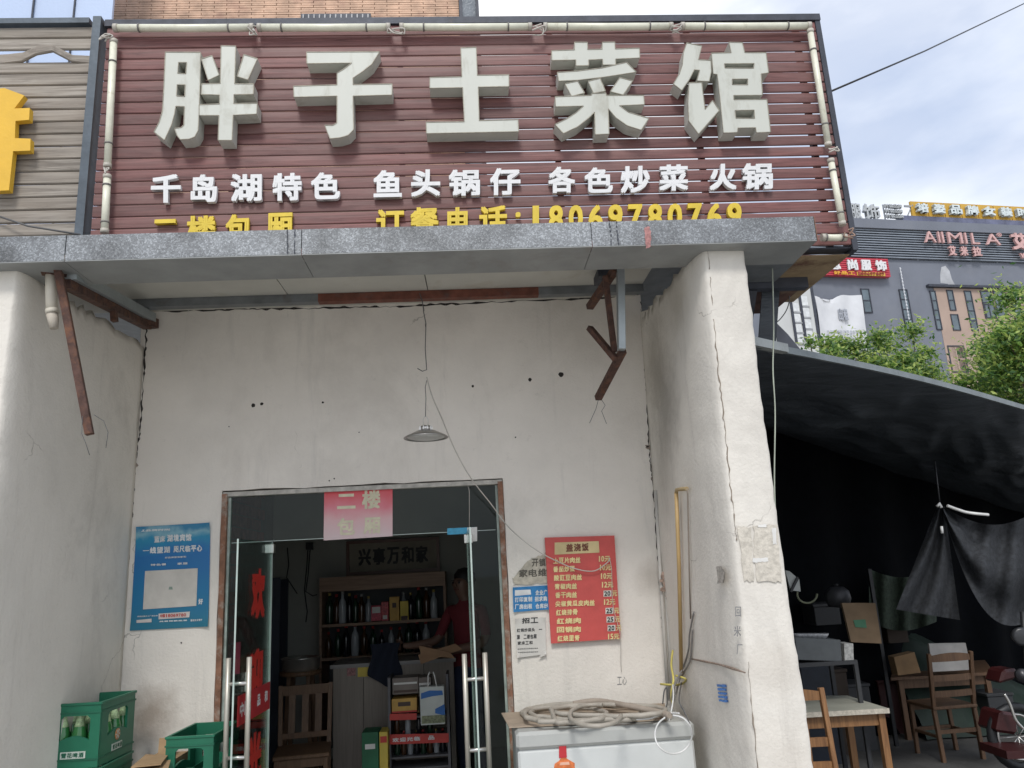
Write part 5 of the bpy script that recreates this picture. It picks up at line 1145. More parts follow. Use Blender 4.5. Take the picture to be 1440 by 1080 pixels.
lp2 = [P(949+26*math.cos(a)-2, 1033+27*math.sin(a), 3.85+.03*math.sin(a*2)) for a in [k*.45-1.6 for k in range(14)]]
MB().tube(spl(lp2, 4), .0042, 6).build('white_cord_loop', MC['white_cord'], label='loop of white cord hanging over the right end of the freezer', cat='cord', origin=lp2[3])
MB().tube(spl([P(895, 1012, 4.1), P(915, 1010, 4.1), P(935, 1003, 4.1), P(955, 1003, 4.0)]), .0042, 6).build('power_cord', MC['white_cord'], label='white cord lying across the hose towards the corner', cat='cord', origin=P(915, 1010, 4.1))
# ================================================================== FREEZER
fx0, fx1 = P(727, 1035, 4.15).x, P(974, 1020, 4.15).x; FY = 4.15
ftz = P(850, 1022, FY).z
fz = thing('chest_freezer', 'white chest freezer with grey lid and a printed drink bottle beside the door', 'freezer', ((fx0+fx1)/2, FY, 0))
m_fz = M('freezer_white', (.58, .60, .585), .35, var=.05, stain=((.45, .44, .4), .4, 3, .58), bump=.02); m_lid = M('freezer_grey', (.42, .43, .41), .45, var=.06, stain=((.3, .28, .24), .5, 8, .58), bump=.03)
bxm = MB().box((fx0, FY, .06), (fx1, FY+.56, ftz-.085)).build('cabinet', m_fz, fz, bevel=.012)
MB().box((fx0-.006, FY-.012, ftz-.083), (fx1+.006, FY+.57, ftz)).build('lid', m_lid, fz, bevel=.016)
for x in (fx0+.06, fx1-.06):
    for y in (FY+.06, FY+.5): MB().lathe([(.02, 0), (.025, .058)], (x, y, 0), 10).build('foot', m_black, fz)
# printed bottle
def pb_(pix, name, mat, off): return MB().poly([[(p.x, p.z) for p in (P(a, b, FY) for a, b in pix)]], lambda u, v: Vector((u, FY-off, v)), (0, .0015, 0)).build(name, mat, fz)
pb_([(779, 1080), (780, 1074), (786, 1070), (789, 1066), (788, 1050), (795, 1048), (796, 1066), (801, 1069), (808, 1073), (809, 1110), (779, 1110)], 'bottle_print', M('orange_print', (.62, .17, .05), .4, var=.4, scale=30), .002)
pb_([(786, 1066), (786, 1048), (796, 1047), (797, 1065)], 'bottle_cap_print', M('red_print', (.5, .03, .04), .4), .0035)
pb_([(788, 1072), (800, 1071), (801, 1075), (787, 1076)], 'bottle_highlight', M('peach_print', (.72, .42, .30), .4), .0035)
# cardboard under the hose, hose coil
MB().hexa([PZ(705, 1004, ftz+.004)+Vector((0, 0, 0)), PZ(716, 1024, ftz+.004), PZ(938, 1013, ftz+.004), PZ(935, 990, ftz+.004)], (0, 0, .006)).build('cardboard_sheet', M('flat_cardboard', (.36, .29, .22), .85, var=.15, scale=10), label='flat cardboard sheet under the hose, sticking out left of the freezer', cat='cardboard', origin=PZ(800, 1005, ftz))
m_hose = M('hose_grey', (.36, .33, .28), .6, var=.15, scale=12, stain=((.22, .19, .15), .6, 10, .55))
def hp(a, b, lift): p = PZ(a, b, ftz+.02+lift); return p
loops = []
for k, (ca, cb_, rx_, ry_, n_) in enumerate([(820, 1003, 86, 13.5, 30), (838, 1002, 92, 10, 30), (795, 1004, 58, 11, 26), (856, 998, 80, 8, 28)]):
    for i in range(n_):
        a = 2*math.pi*i/n_+k; loops.append(hp(ca+rx_*math.cos(a)+random.uniform(-1.5, 1.5), cb_+ry_*math.sin(a)+random.uniform(-.6, .6)+k*.3, .0+.011*k+.004*math.sin(3*a)))
MB().tube(spl(loops, 3), .0125, 8).build('coiled_hose', m_hose, label='long grey beige hose coiled on top of the freezer', cat='hose', origin=hp(820, 1003, 0))
lo3 = [hp(837+36*math.cos(a), 1006+15*math.sin(a), .048) for a in [k*.5 for k in range(11)]]
MB().tube(spl(lo3, 4), .011, 8).build('hose_loop', m_hose, label='single loose hose loop lying on the coil at the front of the freezer', cat='hose', origin=lo3[0])
MB().tube(spl([hp(806, 990, .03), hp(840, 986, .04), hp(880, 992, .04), hp(920, 1000, .03), hp(942, 1006, .03)]), .016, 8).build('fabric_hose', M('dusty_hose', (.33, .28, .23), .8, var=.2), label='thicker dusty hose end lying along the back of the freezer top', cat='hose', origin=hp(840, 986, .03))
# ================================================================== CRATES
m_crate = M('crate_green', (.012, .135, .075), .45, var=.15, scale=5, bump=.02); m_crate_d = M('crate_green_rib', (.010, .11, .062), .5)
CW, CD, CH = .25, .38, .305
def crate(label, loc, rz, n_b, group='green beer crates', print_=True):
    t = thing('beer_crate', label, 'crate', (0, 0, 0), 0, group)
    w2, d2 = CW/2, CD/2; th = .012
    def wallp(L_, name):
        # wall with arched window: outline in (u, z)
        out = [(-L_/2, 0), (L_/2, 0), (L_/2, CH), (-L_/2, CH)]
        hw = L_*.30; z0, z1 = CH*.42, CH*.80
        hole = [(-hw, z0)]+[(-hw+2*hw*i/8, z0+.022*math.sin(math.pi*i/8)) for i in range(1, 8)]+[(hw, z0), (hw, z1-.015), (hw-.015, z1), (-hw+.015, z1), (-hw, z1-.015)]
        return out, hole
    for s in (-1, 1):
        o_, h_ = wallp(CW-.002, 'w'); MB().poly([o_, h_], lambda u, v, s=s: Vector((u, s*d2-(th if s > 0 else 0), v)), (0, th, 0)).build('long_wall', m_crate, t)
        o_, h_ = wallp(CD-2*th-.002, 'w'); MB().poly([o_, h_], lambda u, v, s=s: Vector((s*w2-(th if s > 0 else 0), u, v)), (th, 0, 0)).build('short_wall', m_crate, t)
        for z in (CH-.05, .035):
            MB().box((-w2-.004, s*d2-.004 if s < 0 else s*d2, z), (w2+.004, s*d2 if s < 0 else s*d2+.004, z+.008)).build('rib', m_crate_d, t)
            MB().box((s*w2-.004 if s < 0 else s*w2, -d2, z), (s*w2 if s < 0 else s*w2+.004, d2, z+.008)).build('rib', m_crate_d, t)
    MB().box((-w2-.005, -d2-.005, CH-.012), (w2+.005, -d2+.008, CH+.001)).box((-w2-.005, d2-.008, CH-.012), (w2+.005, d2+.005, CH+.001)).box((-w2-.005, -d2+.008, CH-.012), (-w2+.008, d2-.008, CH+.001)).box((w2-.008, -d2+.008, CH-.012), (w2+.005, d2-.008, CH+.001)).build('rim', m_crate, t, bevel=.002)
    MB().box((-w2+th, -d2+th, .004), (w2-th, d2-th, .012)).build('base', m_crate_d, t)
    for i in range(1, 4): MB().box((-w2+CW*i/4-.002, -d2+th, .012), (-w2+CW*i/4+.002, d2-th, .11)).build('divider', m_crate_d, t)
    if print_:
        lm = M('crate_label', (.50, .56, .50), .6, var=.15, scale=60)
        MB().box((-.062, -d2-.003, .045), (.062, -d2-.0005, .078)).build('label', lm, t)
        tx = MB(); line_text(tx, '雪花啤酒', -.056, .058, .050, .073, -d2-.0032, .0008, .03); tx.build('label_text', m_crate_d, t)
        MB().box((w2+.0005, -.055, .045), (w2+.003, .055, .078)).build('label', lm, t)
        tx = MB()
        for i, ch in enumerate('雪花啤酒'): y = -.048+.026*i; glyph(tx, ch, [(w2+.0035, y, .05), (w2+.0035, y+.021, .05), (w2+.0035, y+.021, .073), (w2+.0035, y, .073)], (.0008, 0, 0), .03)
        tx.build('label_text', m_crate_d, t)
        # round emblem on the short side: a ring with six spokes
        em = MB()
        def ringpt(r_, a_): return Vector((w2+.0038, r_*math.cos(a_), .118+r_*math.sin(a_)))
        MB().lathe([(.0, 0), (.028, 0), (.028, .002), (0, .002)], (w2+.001, 0, .118), 20, axis=(1, 0, 0)).build('emblem_disc', M('emblem_brown', (.42, .20, .08), .6), t)
        for k in range(6): em.bar(ringpt(.006, k*math.pi/3), ringpt(.024, k*math.pi/3), .006, .001, up=(1, 0, 0))
        em.build('emblem_spokes', lm, t)
    t.location = loc; t.rotation_euler = (0, 0, rz)
    gm_ = M('green_bottle_glass', (.03, .16, .045), .15, var=.2, spec=.7); fm = M('foil_label', (.45, .60, .35), .4, var=.5, scale=90)
    M4 = Matrix.Rotation(rz, 4, 'Z')
    for k in range(n_b):
        i, j = k % 3, k//3
        p = M4 @ Vector((-w2+CW*(i+.5)/3, -d2+CD*(j+.5)/4, .013))
        bt = thing('beer_bottle', f'{ORD[k]} green beer bottle in the {label.split(",")[0]}', 'bottle', Vector(loc)+p, 0, 'green beer bottles in crates')
        for nm, me in (('glass_body', GB), ('foil_neck', GF), ('cap', GC)):
            o = bpy.data.objects.new(nm, me); COL.objects.link(o); o.parent = bt
    return t
gm_ = M('green_bottle_glass', (.03, .16, .045), .15, var=.2, spec=.7); fm = M('foil_label', (.45, .60, .35), .4, var=.5, scale=90)
_o = MB().lathe([(.033, 0), (.035, .01), (.035, .14), (.026, .175), (.0145, .215), (.0135, .232)], n=14).build('glass_body', gm_); GB = _o.data; bpy.data.objects.remove(_o)
_o = MB().lathe([(.0265, .176), (.0150, .216), (.0140, .232), (.0140, .246)], n=14).build('foil_neck', fm); GF = _o.data; bpy.data.objects.remove(_o)
_o = MB().lathe([(.0155, .246), (.0155, .254), (.0, .256)], n=12).build('cap', cap_m[2]); GC = _o.data; bpy.data.objects.remove(_o)
# left stack: near corner at px (141, 987); rests on a carton
near = P(143, 987, 4.28); ctop = near.z; ang = rad(-38)
ang = rad(-30)
e1 = Vector((math.cos(ang), math.sin(ang), 0)); e2 = Vector((-math.sin(ang), math.cos(ang), 0))
def crate_at(corner, rz, sx, sy):
    ex = Vector((math.cos(rz), math.sin(rz), 0)); ey = Vector((-math.sin(rz), math.cos(rz), 0)); return Vector((corner.x, corner.y, 0))-ex*sx*CW/2-ey*sy*CD/2
cl = crate_at(near, rad(20), 1, -1)
cl = Vector((-1.965, 4.36, 0)); 
rzL = rad(-2)
z3 = ctop-CH
base_h = z3-2*(CH+.004)
cl = crate_at(near, rzL, 1, -1)
crate('upper crate of the left stack, full of green bottles', cl+Vector((0, 0, z3)), rzL, 12)
crate('second crate of the left stack, tucked under the upper one', cl+Vector((.008, -.004, z3-CH-.004)), rzL+rad(2), 12)
crate('lowest crate of the left stack, standing on a carton', cl+Vector((-.005, .003, z3-2*(CH+.004))), rzL, 0)
MB().box((cl.x-.125, cl.y-.19, 0), (cl.x+.16, cl.y+.19, base_h-.002)).build('brown_carton', M('kraft', (.33, .22, .12), .85), label='closed brown carton under the left stack of crates', cat='carton', origin=cl)
nr = P(301, 1033, 4.42); rzR = rad(-3)
cr = crate_at(nr, rzR, 1, -1); z3r = nr.z-CH
crate('top crate of the stack by the door, empty', cr+Vector((0, 0, z3r)), rzR, 0)
crate('middle crate of the stack by the door, empty', cr+Vector((.004, .002, z3r-CH-.004)), rzR-.02, 0)
crate('bottom crate of the stack by the door, empty', cr+Vector((0, 0, max(.002, z3r-2*(CH+.004)))), rzR, 0)
# cardboard pieces between the stacks
kr = MC['kraft']
MB().hexa([P(222, 1060, 4.6), P(240, 1065, 4.6), P(243, 1037, 4.72), P(224, 1038, 4.72)], (0, .004, 0)).build('cardboard_flap', kr, label='upright cardboard flap leaning on the wall between the crate stacks', cat='cardboard', origin=P(230, 1050, 4.6))
zc_ = P(200, 1062, 4.5).z
for k, (c4, lb_) in enumerate([([(184, 1080), (226, 1076), (236, 1063), (205, 1062)], 'topmost loose cardboard sheet between the crate stacks'), ([(180, 1090), (236, 1084), (240, 1070), (198, 1070)], 'lower loose cardboard sheet between the crate stacks')]):
    zk = zc_-.02*k; MB().hexa([PZ(a, b, zk) for a, b in c4], (0, 0, .005)).build('cardboard_sheet', kr, label=lb_, cat='cardboard', origin=PZ(*c4[0], zk))
MB().box((P(190, 1075, 4.5).x, 4.40, 0), (P(236, 1075, 4.5).x, 4.8, zc_-.05)).build('brown_carton', kr, label='large brown carton between the crate stacks with loose sheets on top', cat='carton', origin=(-1.65, 4.5, 0))
# ================================================================== RIGHT SIDE: TARP SHELTER
m_tarp = M('black_tarp', (.048, .058, .070), .5, var=.3, scale=3, stain=((.07, .078, .09), .5, 3, .5), bump=1.0, bscale=7, stretch=(1.0, 4.0, 4.0))
m_net = M('shade_net', (.030, .033, .038), .9, var=.5, scale=30, bump=.8, bscale=120)
R0, R1 = P(1068, 492, 4.1), P(1440, 577, 6.0); RD = (R1-R0); R2 = R0+RD*2.2
q0, q1 = P(1088, 606, 8.0), P(1440, 722, 10.2); q0a = q0-(q1-q0)*.25; q2 = q0+(q1-q0)*2.2
R0a = R0-RD*.04
tarp = thing('tarp_shelter', 'black tarpaulin shelter stretched on a steel rail beside the right pier', 'shelter', (3, 6, 0))
def tf(u, v):
    a = R0a.lerp(R2, u)+Vector((0, 0, .035*math.sin(math.pi*min(1, u*2.2)))); b = q0a.lerp(q2, u); p = a.lerp(b, v)
    p.z -= .10*math.sin(math.pi*v)*(1+.3*math.sin(u*17)); sm_ = math.sin(math.pi*min(1, v*1.02)) if v < .98 else 0; p.z += (.03*math.sin(u*48+v*9+3*noise.noise(Vector((u*7, v*2, 3))))+.10*abs(noise.noise(Vector((u*13, v*4, 1))))+.07*abs(noise.noise(Vector((u*30+v*14, v*7, 2)))))*sm_; return p
MB().grid(lambda u, v: tf(u, v*1.15), 160, 48).build('roof_sheet', m_tarp, tarp)
er = MB(); ep = [R0a.lerp(R2, k/24)+Vector((0, 0, .02+.035*math.sin(math.pi*min(1, k/24*2.2)))) for k in range(25)]
for a_, b_ in zip(ep, ep[1:]): er.bar(a_, b_+(b_-a_).normalized()*.002, .035, .040)
er.build('edge_rail', M('pale_rail', (.20, .225, .23), .5, .4, var=.2), tarp)
MB().bar(R0a+Vector((-.02, -.03, .03)), R0a+RD*.105+Vector((0, -.03, .03)), .045, .05).build('rail_stub', M('pale_rail_end', (.36, .38, .37), .5, .3), tarp)
# front valance just under the rail, slightly gathered
def cf(u, v):
    b = q0a.lerp(q2, u); p = Vector((b.x, b.y+.05, G+(b.z+.06-G)*(1-v))); p += Vector((0, .07*math.sin(u*70+v*2)+.10*noise.noise(Vector((u*9, v*3, 7))), 0)); return p
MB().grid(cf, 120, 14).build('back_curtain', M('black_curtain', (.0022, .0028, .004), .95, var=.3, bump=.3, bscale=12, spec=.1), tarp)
MB().box((1.51, 4.2, G-.05), (14, 12, G+.004)).build('shelter_dark_floor', M('darkened_grimy_floor', (.085, .083, .078), .85, var=.3, scale=2, stain=((.04, .038, .035), .7, 1.3, .48), bump=.4), kind='structure')  # dirty dark slab added to darken the ground under the tarp
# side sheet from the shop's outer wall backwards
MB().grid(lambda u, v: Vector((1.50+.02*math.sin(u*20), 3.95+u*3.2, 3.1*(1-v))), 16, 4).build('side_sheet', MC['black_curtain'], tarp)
for p in (R0+RD*1.25, R2): MB().bar((p.x, p.y, G), (p.x, p.y, p.z), .045).build('post', m_dark, tarp)
MB().bar((q1.x, q1.y, 0), (q1.x, q1.y, q1.z), .05).build('post', m_dark, tarp)
MB().hexa([P(1074, 376, 4.2), P(1098, 384, 4.2), P(1090, 500, 4.2), P(1066, 490, 4.2)], (0, .01, 0)).build('gusset_sheet', m_tarp, tarp)
MB().poly([[(p.x, p.z) for p in (P(a, b, 4.6) for a, b in [(1089, 451), (1108, 470), (1133, 500), (1100, 497), (1094, 485)])]], lambda u, v: Vector((u, 4.6, v)), (0, .006, 0)).build('grey_flap', M('grey_flap_sheet', (.17, .18, .21), .7), tarp)
MB().poly([[(p.x, p.z) for p in (P(a, b, 4.3) for a, b in [(1068, 468), (1084, 452), (1085, 457), (1075, 466)])]], lambda u, v: Vector((u, 4.3, v)), (0, .006, 0)).build('white_scrap', wht, tarp)
# hanging net at the right, draped in a swag
net = thing('shade_net', 'frayed dark shade net hung in a swag from a pole at the right', 'net', P(1325, 715, 6.4))
def nf(u, v):
    yb = 880-165*abs((u-.62)/.62)**2.2 if u < .62 else 880-90*((u-.62)/.5)**2
    a = 1325+160*u; top = 712+26*math.sin(math.pi*min(1, u*1.1))-.1*u; b = top+(yb-top)*v if u > .0 else 712
    return P(a, b, 6.2+.10*math.sin(u*26+v*3)*.5+.06*math.sin(v*9))
MB().grid(nf, 40, 20).build('net_swag', m_net, net)
def nf2(u, v):
    a = 1318+10*u-58*v*(1-u)*1.0+22*v*u; b = 712+145*v+15*v*u; return P(a, b, 6.3+.08*math.sin(u*12+v*5))
MB().grid(nf2, 14, 20).build('net_fold', m_net, net)
MB().tube(spl([P(1332, 711, 6.1), P(1345, 716, 6.1), P(1362, 721, 6.1), P(1390, 724, 6.1)]), [.012]*24+[.012], 6).build('light_slit_strip', MC['white_cord'], net)  # white strip stands in for the slit of light through the gap behind
MB().tube([P(1318, 712, 6.15), P(1321, 708, 6.15), P(1324, 714, 6.15)], .012, 6).tube([P(1324, 740, 6.1), P(1325, 750, 6.1)], .011, 6).build('tie', MC['white_cord'], net)
MB().tube([P(1322, 712, 6.3), P(1322, 690, 6.3)+Vector((0, 0, .25))], .006, 5).build('hanging_cord', m_black, net)
# second net further back, greenish
bg2 = MB().grid(lambda u, v: P(1222+95*u, 800+12*math.sin(u*3.2)+75*v, 8.2+.06*math.sin(u*20)), 20, 10).build('green_net', M('green_shade_net', (.035, .05, .035), .9, var=.5, scale=30, bump=.6, bscale=90), label='dull green shade net hanging behind the leaning cardboard', cat='net', origin=P(1260, 840, 7))
MB().bar(P(1222, 800, 8.1), P(1222, 800, 8.1)*1+Vector((0, 0, G-P(1222, 800, 8.1).z)), .035).build('net_post', m_black, label='dark post beside the green net', cat='post', origin=P(1225, 900, 6.9))
# covered mound (dark green sheet over goods)
def mound(u, v):
    a = 1215+330*u; prof = 880+170*max(0, (u-.12))**1.1+60*max(0, .1-u)*3
    top = P(a, prof, 9.2); return Vector((top.x, 9.2-1.0*v+.05*noise.noise(Vector((u*8, v*5, 0))), max(G+.02, G+(top.z-G)*(1-v*v)+.05*noise.noise(Vector((u*9, v*7, 3))))))
MB().grid(mound, 44, 18).build('covered_heap', M('dark_green_sheet', (.005, .018, .010), .7, var=.4, scale=4, bump=.5, bscale=12), label='heap of goods under a dark green sheet behind the tables', cat='covered heap', origin=P(1300, 960, 6.5))
# tables and chairs
m_tab = M('pale_table_top', (.36, .36, .30), .5, var=.15, scale=5)
def table(name, label, corners, z, mat_top, mat_leg, th=.03, edge=None):
    c = sum(corners, Vector())/4; t = thing(name, label, 'table', (c.x, c.y, 0))
    MB().hexa([Vector((p.x, p.y, z-th)) for p in corners], (0, 0, th)).build('table_top', mat_top, t, bevel=.003)
    for p in corners:
        q = Vector((p.x, p.y, G)).lerp(Vector((c.x, c.y, G)), .16); MB().bar((q.x, q.y, G), (q.x, q.y, z-th-.001), .05).build('leg', mat_leg, t)
    cs = [Vector((p.x, p.y, z-th-.05)).lerp(Vector((c.x, c.y, z-th-.05)), .16) for p in corners]
    for a, b in zip(cs, cs[1:]+cs[:1]): MB().bar(a, b, .02, .085).build('apron', mat_leg, t)
    if edge: MB().hexa([Vector((corners[0].x, corners[0].y-.004, z-th-.004)), Vector((corners[1].x, corners[1].y-.004, z-th-.004)), Vector((corners[1].x, corners[1].y-.004, z+.001)), Vector((corners[0].x, corners[0].y-.004, z+.001))], (0, .003, 0)).build('edge_strip', edge, t)
    return t
tz_ = .76+G
tcs = [PZ(1120, 1003, tz_), PZ(1250, 996, tz_), PZ(1192, 978, tz_), PZ(1110, 978, tz_)]
table('wooden_table', 'pale topped wooden table beside the right pier', tcs, tz_, m_tab, m_chair, edge=M('worn_edge', (.5, .46, .38), .7, var=.3, scale=40))
p_ = P(1160, 962, 4.85)
chair('orange brown ladder back chair at the near side of the pale table', (P(1160, 962, 5.3).x-.20, 4.86, G), rad(3), m_chair, 'ladder', h=1.05, sw=.42)
p_ = P(1338, 1045, 6.9)
t2_ = [PZ(1252, 953, .40), PZ(1398, 945, .40), PZ(1385, 928, .40), PZ(1258, 935, .40)]
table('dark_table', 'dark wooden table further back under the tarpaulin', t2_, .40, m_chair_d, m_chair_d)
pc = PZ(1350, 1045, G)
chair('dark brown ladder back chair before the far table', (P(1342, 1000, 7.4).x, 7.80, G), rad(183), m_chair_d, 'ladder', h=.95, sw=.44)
# things on and around
def leaner(name, c4, Y, mat, label, cat, d=.02): 
    return MB().hexa(q4(c4, Y), (0, d, 0)).build(name, mat, label=label, cat=cat, origin=P(*c4[0], Y), bevel=.002)
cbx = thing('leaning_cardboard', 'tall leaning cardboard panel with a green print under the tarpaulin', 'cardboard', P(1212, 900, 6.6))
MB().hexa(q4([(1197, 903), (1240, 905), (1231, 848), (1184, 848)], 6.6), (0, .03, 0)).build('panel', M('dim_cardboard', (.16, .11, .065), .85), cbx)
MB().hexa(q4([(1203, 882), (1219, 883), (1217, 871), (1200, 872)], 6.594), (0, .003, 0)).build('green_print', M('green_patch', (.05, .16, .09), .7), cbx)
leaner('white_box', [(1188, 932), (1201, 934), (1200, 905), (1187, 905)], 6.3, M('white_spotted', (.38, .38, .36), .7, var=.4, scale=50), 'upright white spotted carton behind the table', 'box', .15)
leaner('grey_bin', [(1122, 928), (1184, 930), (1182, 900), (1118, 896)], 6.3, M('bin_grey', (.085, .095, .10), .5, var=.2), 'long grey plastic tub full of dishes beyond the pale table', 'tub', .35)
random.seed(9)
for k in range(6):
    a = 1123+7*k; c = P(a, 894, 6.4); MB().lathe([(.018, 0), (.045, .03), (.052, .045), (.046, .042), (.0, .01)], (c.x, 6.42, c.z-.03), 14).build('dish', M('dish_white', (.35, .36, .37), .3), label=f'{ORD[k]} bowl from the left in the grey tub', cat='bowl', origin=(c.x, 6.42, c.z-.03), group='bowls in the grey tub')
leaner('small_carton', [(1263, 950), (1295, 946), (1286, 917), (1257, 924)], 7.95, M('ochre_carton', (.25, .155, .075), .8), 'small open ochre carton on the far table', 'carton', .12)
leaner('foam_board', [(1312, 945), (1366, 942), (1358, 904), (1306, 905)], 8.1, M('panel_white', (.46, .44, .41), .6), 'white foam panel leaning behind the dark chair', 'panel', .03)
rs = thing('red_stool', 'low dark red plastic stool under the shelter', 'stool', P(1231, 975, 6.0))
c = PZ(1231, 962, .45+G)
MB().lathe([(.0, .42), (.14, .42), (.15, .43), (.14, .45), (.0, .45)], (c.x, c.y, G), 18).build('seat', M('dark_red_plastic', (.16, .02, .025), .4), rs)
for a in (45, 135, 225, 315): MB().bar((c.x+.16*math.cos(rad(a)), c.y+.16*math.sin(rad(a)), G), (c.x+.11*math.cos(rad(a)), c.y+.11*math.sin(rad(a)), .42+G), .035).build('leg', MC['dark_red_plastic'], rs)
MB().poly([[(p.x, p.z) for p in (P(a, b, 6.9) for a, b in [(1104, 802), (1110, 803), (1124, 815), (1126, 832), (1112, 830)])]], lambda u, v: Vector((u, 6.9, v)), (0, .02, 0)).build('white_scrap_sheet', M('scrap_pale', (.42, .44, .42), .7), label='pale torn sheet showing behind the pier edge', cat='sheet', origin=P(1112, 815, 6.9))
MB().bar(P(1112, 832, 6.88), P(1122, 812, 6.88), .02).build('scrap_stick', m_black, label='dark stick crossing the pale torn sheet', cat='stick', origin=P(1116, 822, 6.88))
rg = [P(1135+14*math.cos(a), 835+13*math.sin(a), 6.6) for a in [k*.42 for k in range(9)]]
MB().tube(spl(rg, 4), .009, 6).build('wire_ring', M('dim_green_wire', (.12, .13, .08), .6), label='loop of stiff wire hanging behind the pier', cat='wire', origin=rg[0])
hl = thing('rice_cooker', 'round steel vessel glinting behind the cardboard panel', 'pot', P(1175, 835, 6.9))
cc = P(1178, 838, 6.9); MB().lathe([(.0, -.10), (.09, -.09), (.11, -.02), (.10, .04), (.06, .075), (.0, .085)], cc, 20).build('body', M('dim_steel', (.035, .036, .04), .5, .3), hl); MB().lathe([(.015, .085), (.02, .10), (.0, .105)], cc, 10).build('knob', m_black, hl)
random.seed(14)
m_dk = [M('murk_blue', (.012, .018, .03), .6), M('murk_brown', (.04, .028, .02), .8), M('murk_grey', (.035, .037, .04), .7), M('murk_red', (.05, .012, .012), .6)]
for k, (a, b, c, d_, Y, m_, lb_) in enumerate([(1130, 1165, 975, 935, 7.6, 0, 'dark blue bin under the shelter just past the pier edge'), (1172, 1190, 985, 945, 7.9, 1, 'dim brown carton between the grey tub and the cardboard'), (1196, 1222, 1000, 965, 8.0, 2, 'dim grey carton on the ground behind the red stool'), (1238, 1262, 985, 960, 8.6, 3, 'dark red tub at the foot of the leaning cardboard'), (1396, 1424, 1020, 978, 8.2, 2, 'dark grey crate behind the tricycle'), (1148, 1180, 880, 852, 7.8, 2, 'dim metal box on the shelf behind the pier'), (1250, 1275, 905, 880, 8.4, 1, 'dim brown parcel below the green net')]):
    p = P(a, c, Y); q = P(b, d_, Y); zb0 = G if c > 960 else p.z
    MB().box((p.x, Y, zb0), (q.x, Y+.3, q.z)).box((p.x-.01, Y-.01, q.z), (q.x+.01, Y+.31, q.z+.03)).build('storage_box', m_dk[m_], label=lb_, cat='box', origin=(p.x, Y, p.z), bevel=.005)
sh2 = thing('clutter_shelf', 'dim steel shelf carrying a tub and boxes beyond the pier', 'shelf', (P(1150, 930, 6.3).x, 6.4, G))
xa, xb = P(1105, 930, 6.3).x, P(1205, 935, 6.3).x; za = P(1150, 931, 6.3).z
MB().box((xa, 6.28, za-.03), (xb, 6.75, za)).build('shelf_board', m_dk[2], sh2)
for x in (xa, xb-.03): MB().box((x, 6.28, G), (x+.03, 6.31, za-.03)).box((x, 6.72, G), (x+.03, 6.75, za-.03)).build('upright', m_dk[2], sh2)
# red tricycle at the far right edge
tr = thing('cargo_tricycle', 'dark red cargo tricycle half out of view at the right edge', 'tricycle', PZ(1440, 1040, 0))
b_ = P(1428, 1000, 6.0); m_rd = M('dull_red_paint', (.04, .007, .007), .45, var=.2)
MB().hexa(q4([(1402, 1030), (1432, 1034), (1432, 1004), (1408, 1000)], 6.0), (0, .25, 0)).build('mudguard', m_rd, tr, bevel=.02)
for a in (1432,):
    c = P(a, 1036, 6.1); c.z = max(c.z, .2+G)
    MB().tube([c+Vector((.21*math.cos(t), 0, .21*math.sin(t))) for t in [k*math.pi/12 for k in range(24)]], .035, 8, closed=True).build('tyre', m_black, tr)
    MB().tube([c+Vector((.16*math.cos(t), 0, .16*math.sin(t))) for t in [k*math.pi/12 for k in range(24)]], .012, 6, closed=True).build('rim', m_chrome, tr)
    for k in range(8): MB().tube([c, c+Vector((.16*math.cos(k*math.pi/4), 0, .16*math.sin(k*math.pi/4)))], .004, 4).build('spoke', m_chrome, tr)
MB().hexa(q4([(1415, 1056), (1470, 1056), (1470, 1066), (1417, 1068)], 5.8), (0, .3, 0)).build('footboard', m_rd, tr)
MB().tube(spl([P(1412, 976, 5.9), P(1420, 990, 5.9), P(1428, 1012, 5.9), P(1438, 1024, 5.9)]), .011, 8).build('chrome_bar', m_chrome, tr)
MB().tube([P(1438, 860, 5.9), P(1444, 930, 5.9), P(1450, 1000, 5.9)], .02, 8).build('fork', m_black, tr)
MB().lathe([(.0, -.05), (.06, -.03), (.07, .02), (.05, .03), (.0, .03)], P(1436, 895, 5.9), 16, axis=(-.3, -1, 0)).build('headlight', M('lens', (.03, .032, .035), .35), tr)
MB().lathe([(.0, -.03), (.05, -.02), (.05, .02), (.0, .03)], P(1438, 950, 5.9), 14, axis=(-.3, -1, 0)).build('mirror', M('lens2', (.04, .04, .045), .35, .2), tr)
MB().hexa(q4([(1406, 962), (1430, 955), (1432, 940), (1412, 942)], 6.1), (0, .2, 0)).build('seat_body', m_rd, tr, bevel=.02)
# ================================================================== FAR BUILDING
un = Vector((.9897, .1435, 0)); nn_ = Vector((-.1435, .9897, 0)); BO = Vector((24.37, 36, 0))
def BP(a, b, off=0):
    d = ray(a, b); t = ((BO-CAM).dot(nn_)-off)/d.dot(nn_); return CAM+d*t
fb = thing('shopping_block', 'dark grey commercial block with louvred top floor and brown window bays', 'building', BO)
m_gr = M('grey_render', (.17, .185, .22), .85, var=.10, scale=.6, stain=((.21, .22, .24), .4, .35, .55), bump=.1, bscale=3)
def bbox(pix4, off, depth, name, mat, parent=fb): return MB().hexa([BP(a, b, off) for a, b in pix4], nn_*depth).build(name, mat, parent)
pA = BP(1440, 322); zroof = BP(1300, 316).z
s_of = lambda a, b: (BP(a, b)-BO).dot(un)
def bq(s0, s1, z0, z1, off=0): return [BO+un*s0-nn_*off+Vector((0, 0, z0)), BO+un*s1-nn_*off+Vector((0, 0, z0)), BO+un*s1-nn_*off+Vector((0, 0, z1)), BO+un*s0-nn_*off+Vector((0, 0, z1))]
sL = s_of(1100, 420); sR = s_of(1440, 400)+30
z_l0, z_l1 = BP(1290, 366).z, BP(1290, 326).z; z_par = BP(1300, 314).z
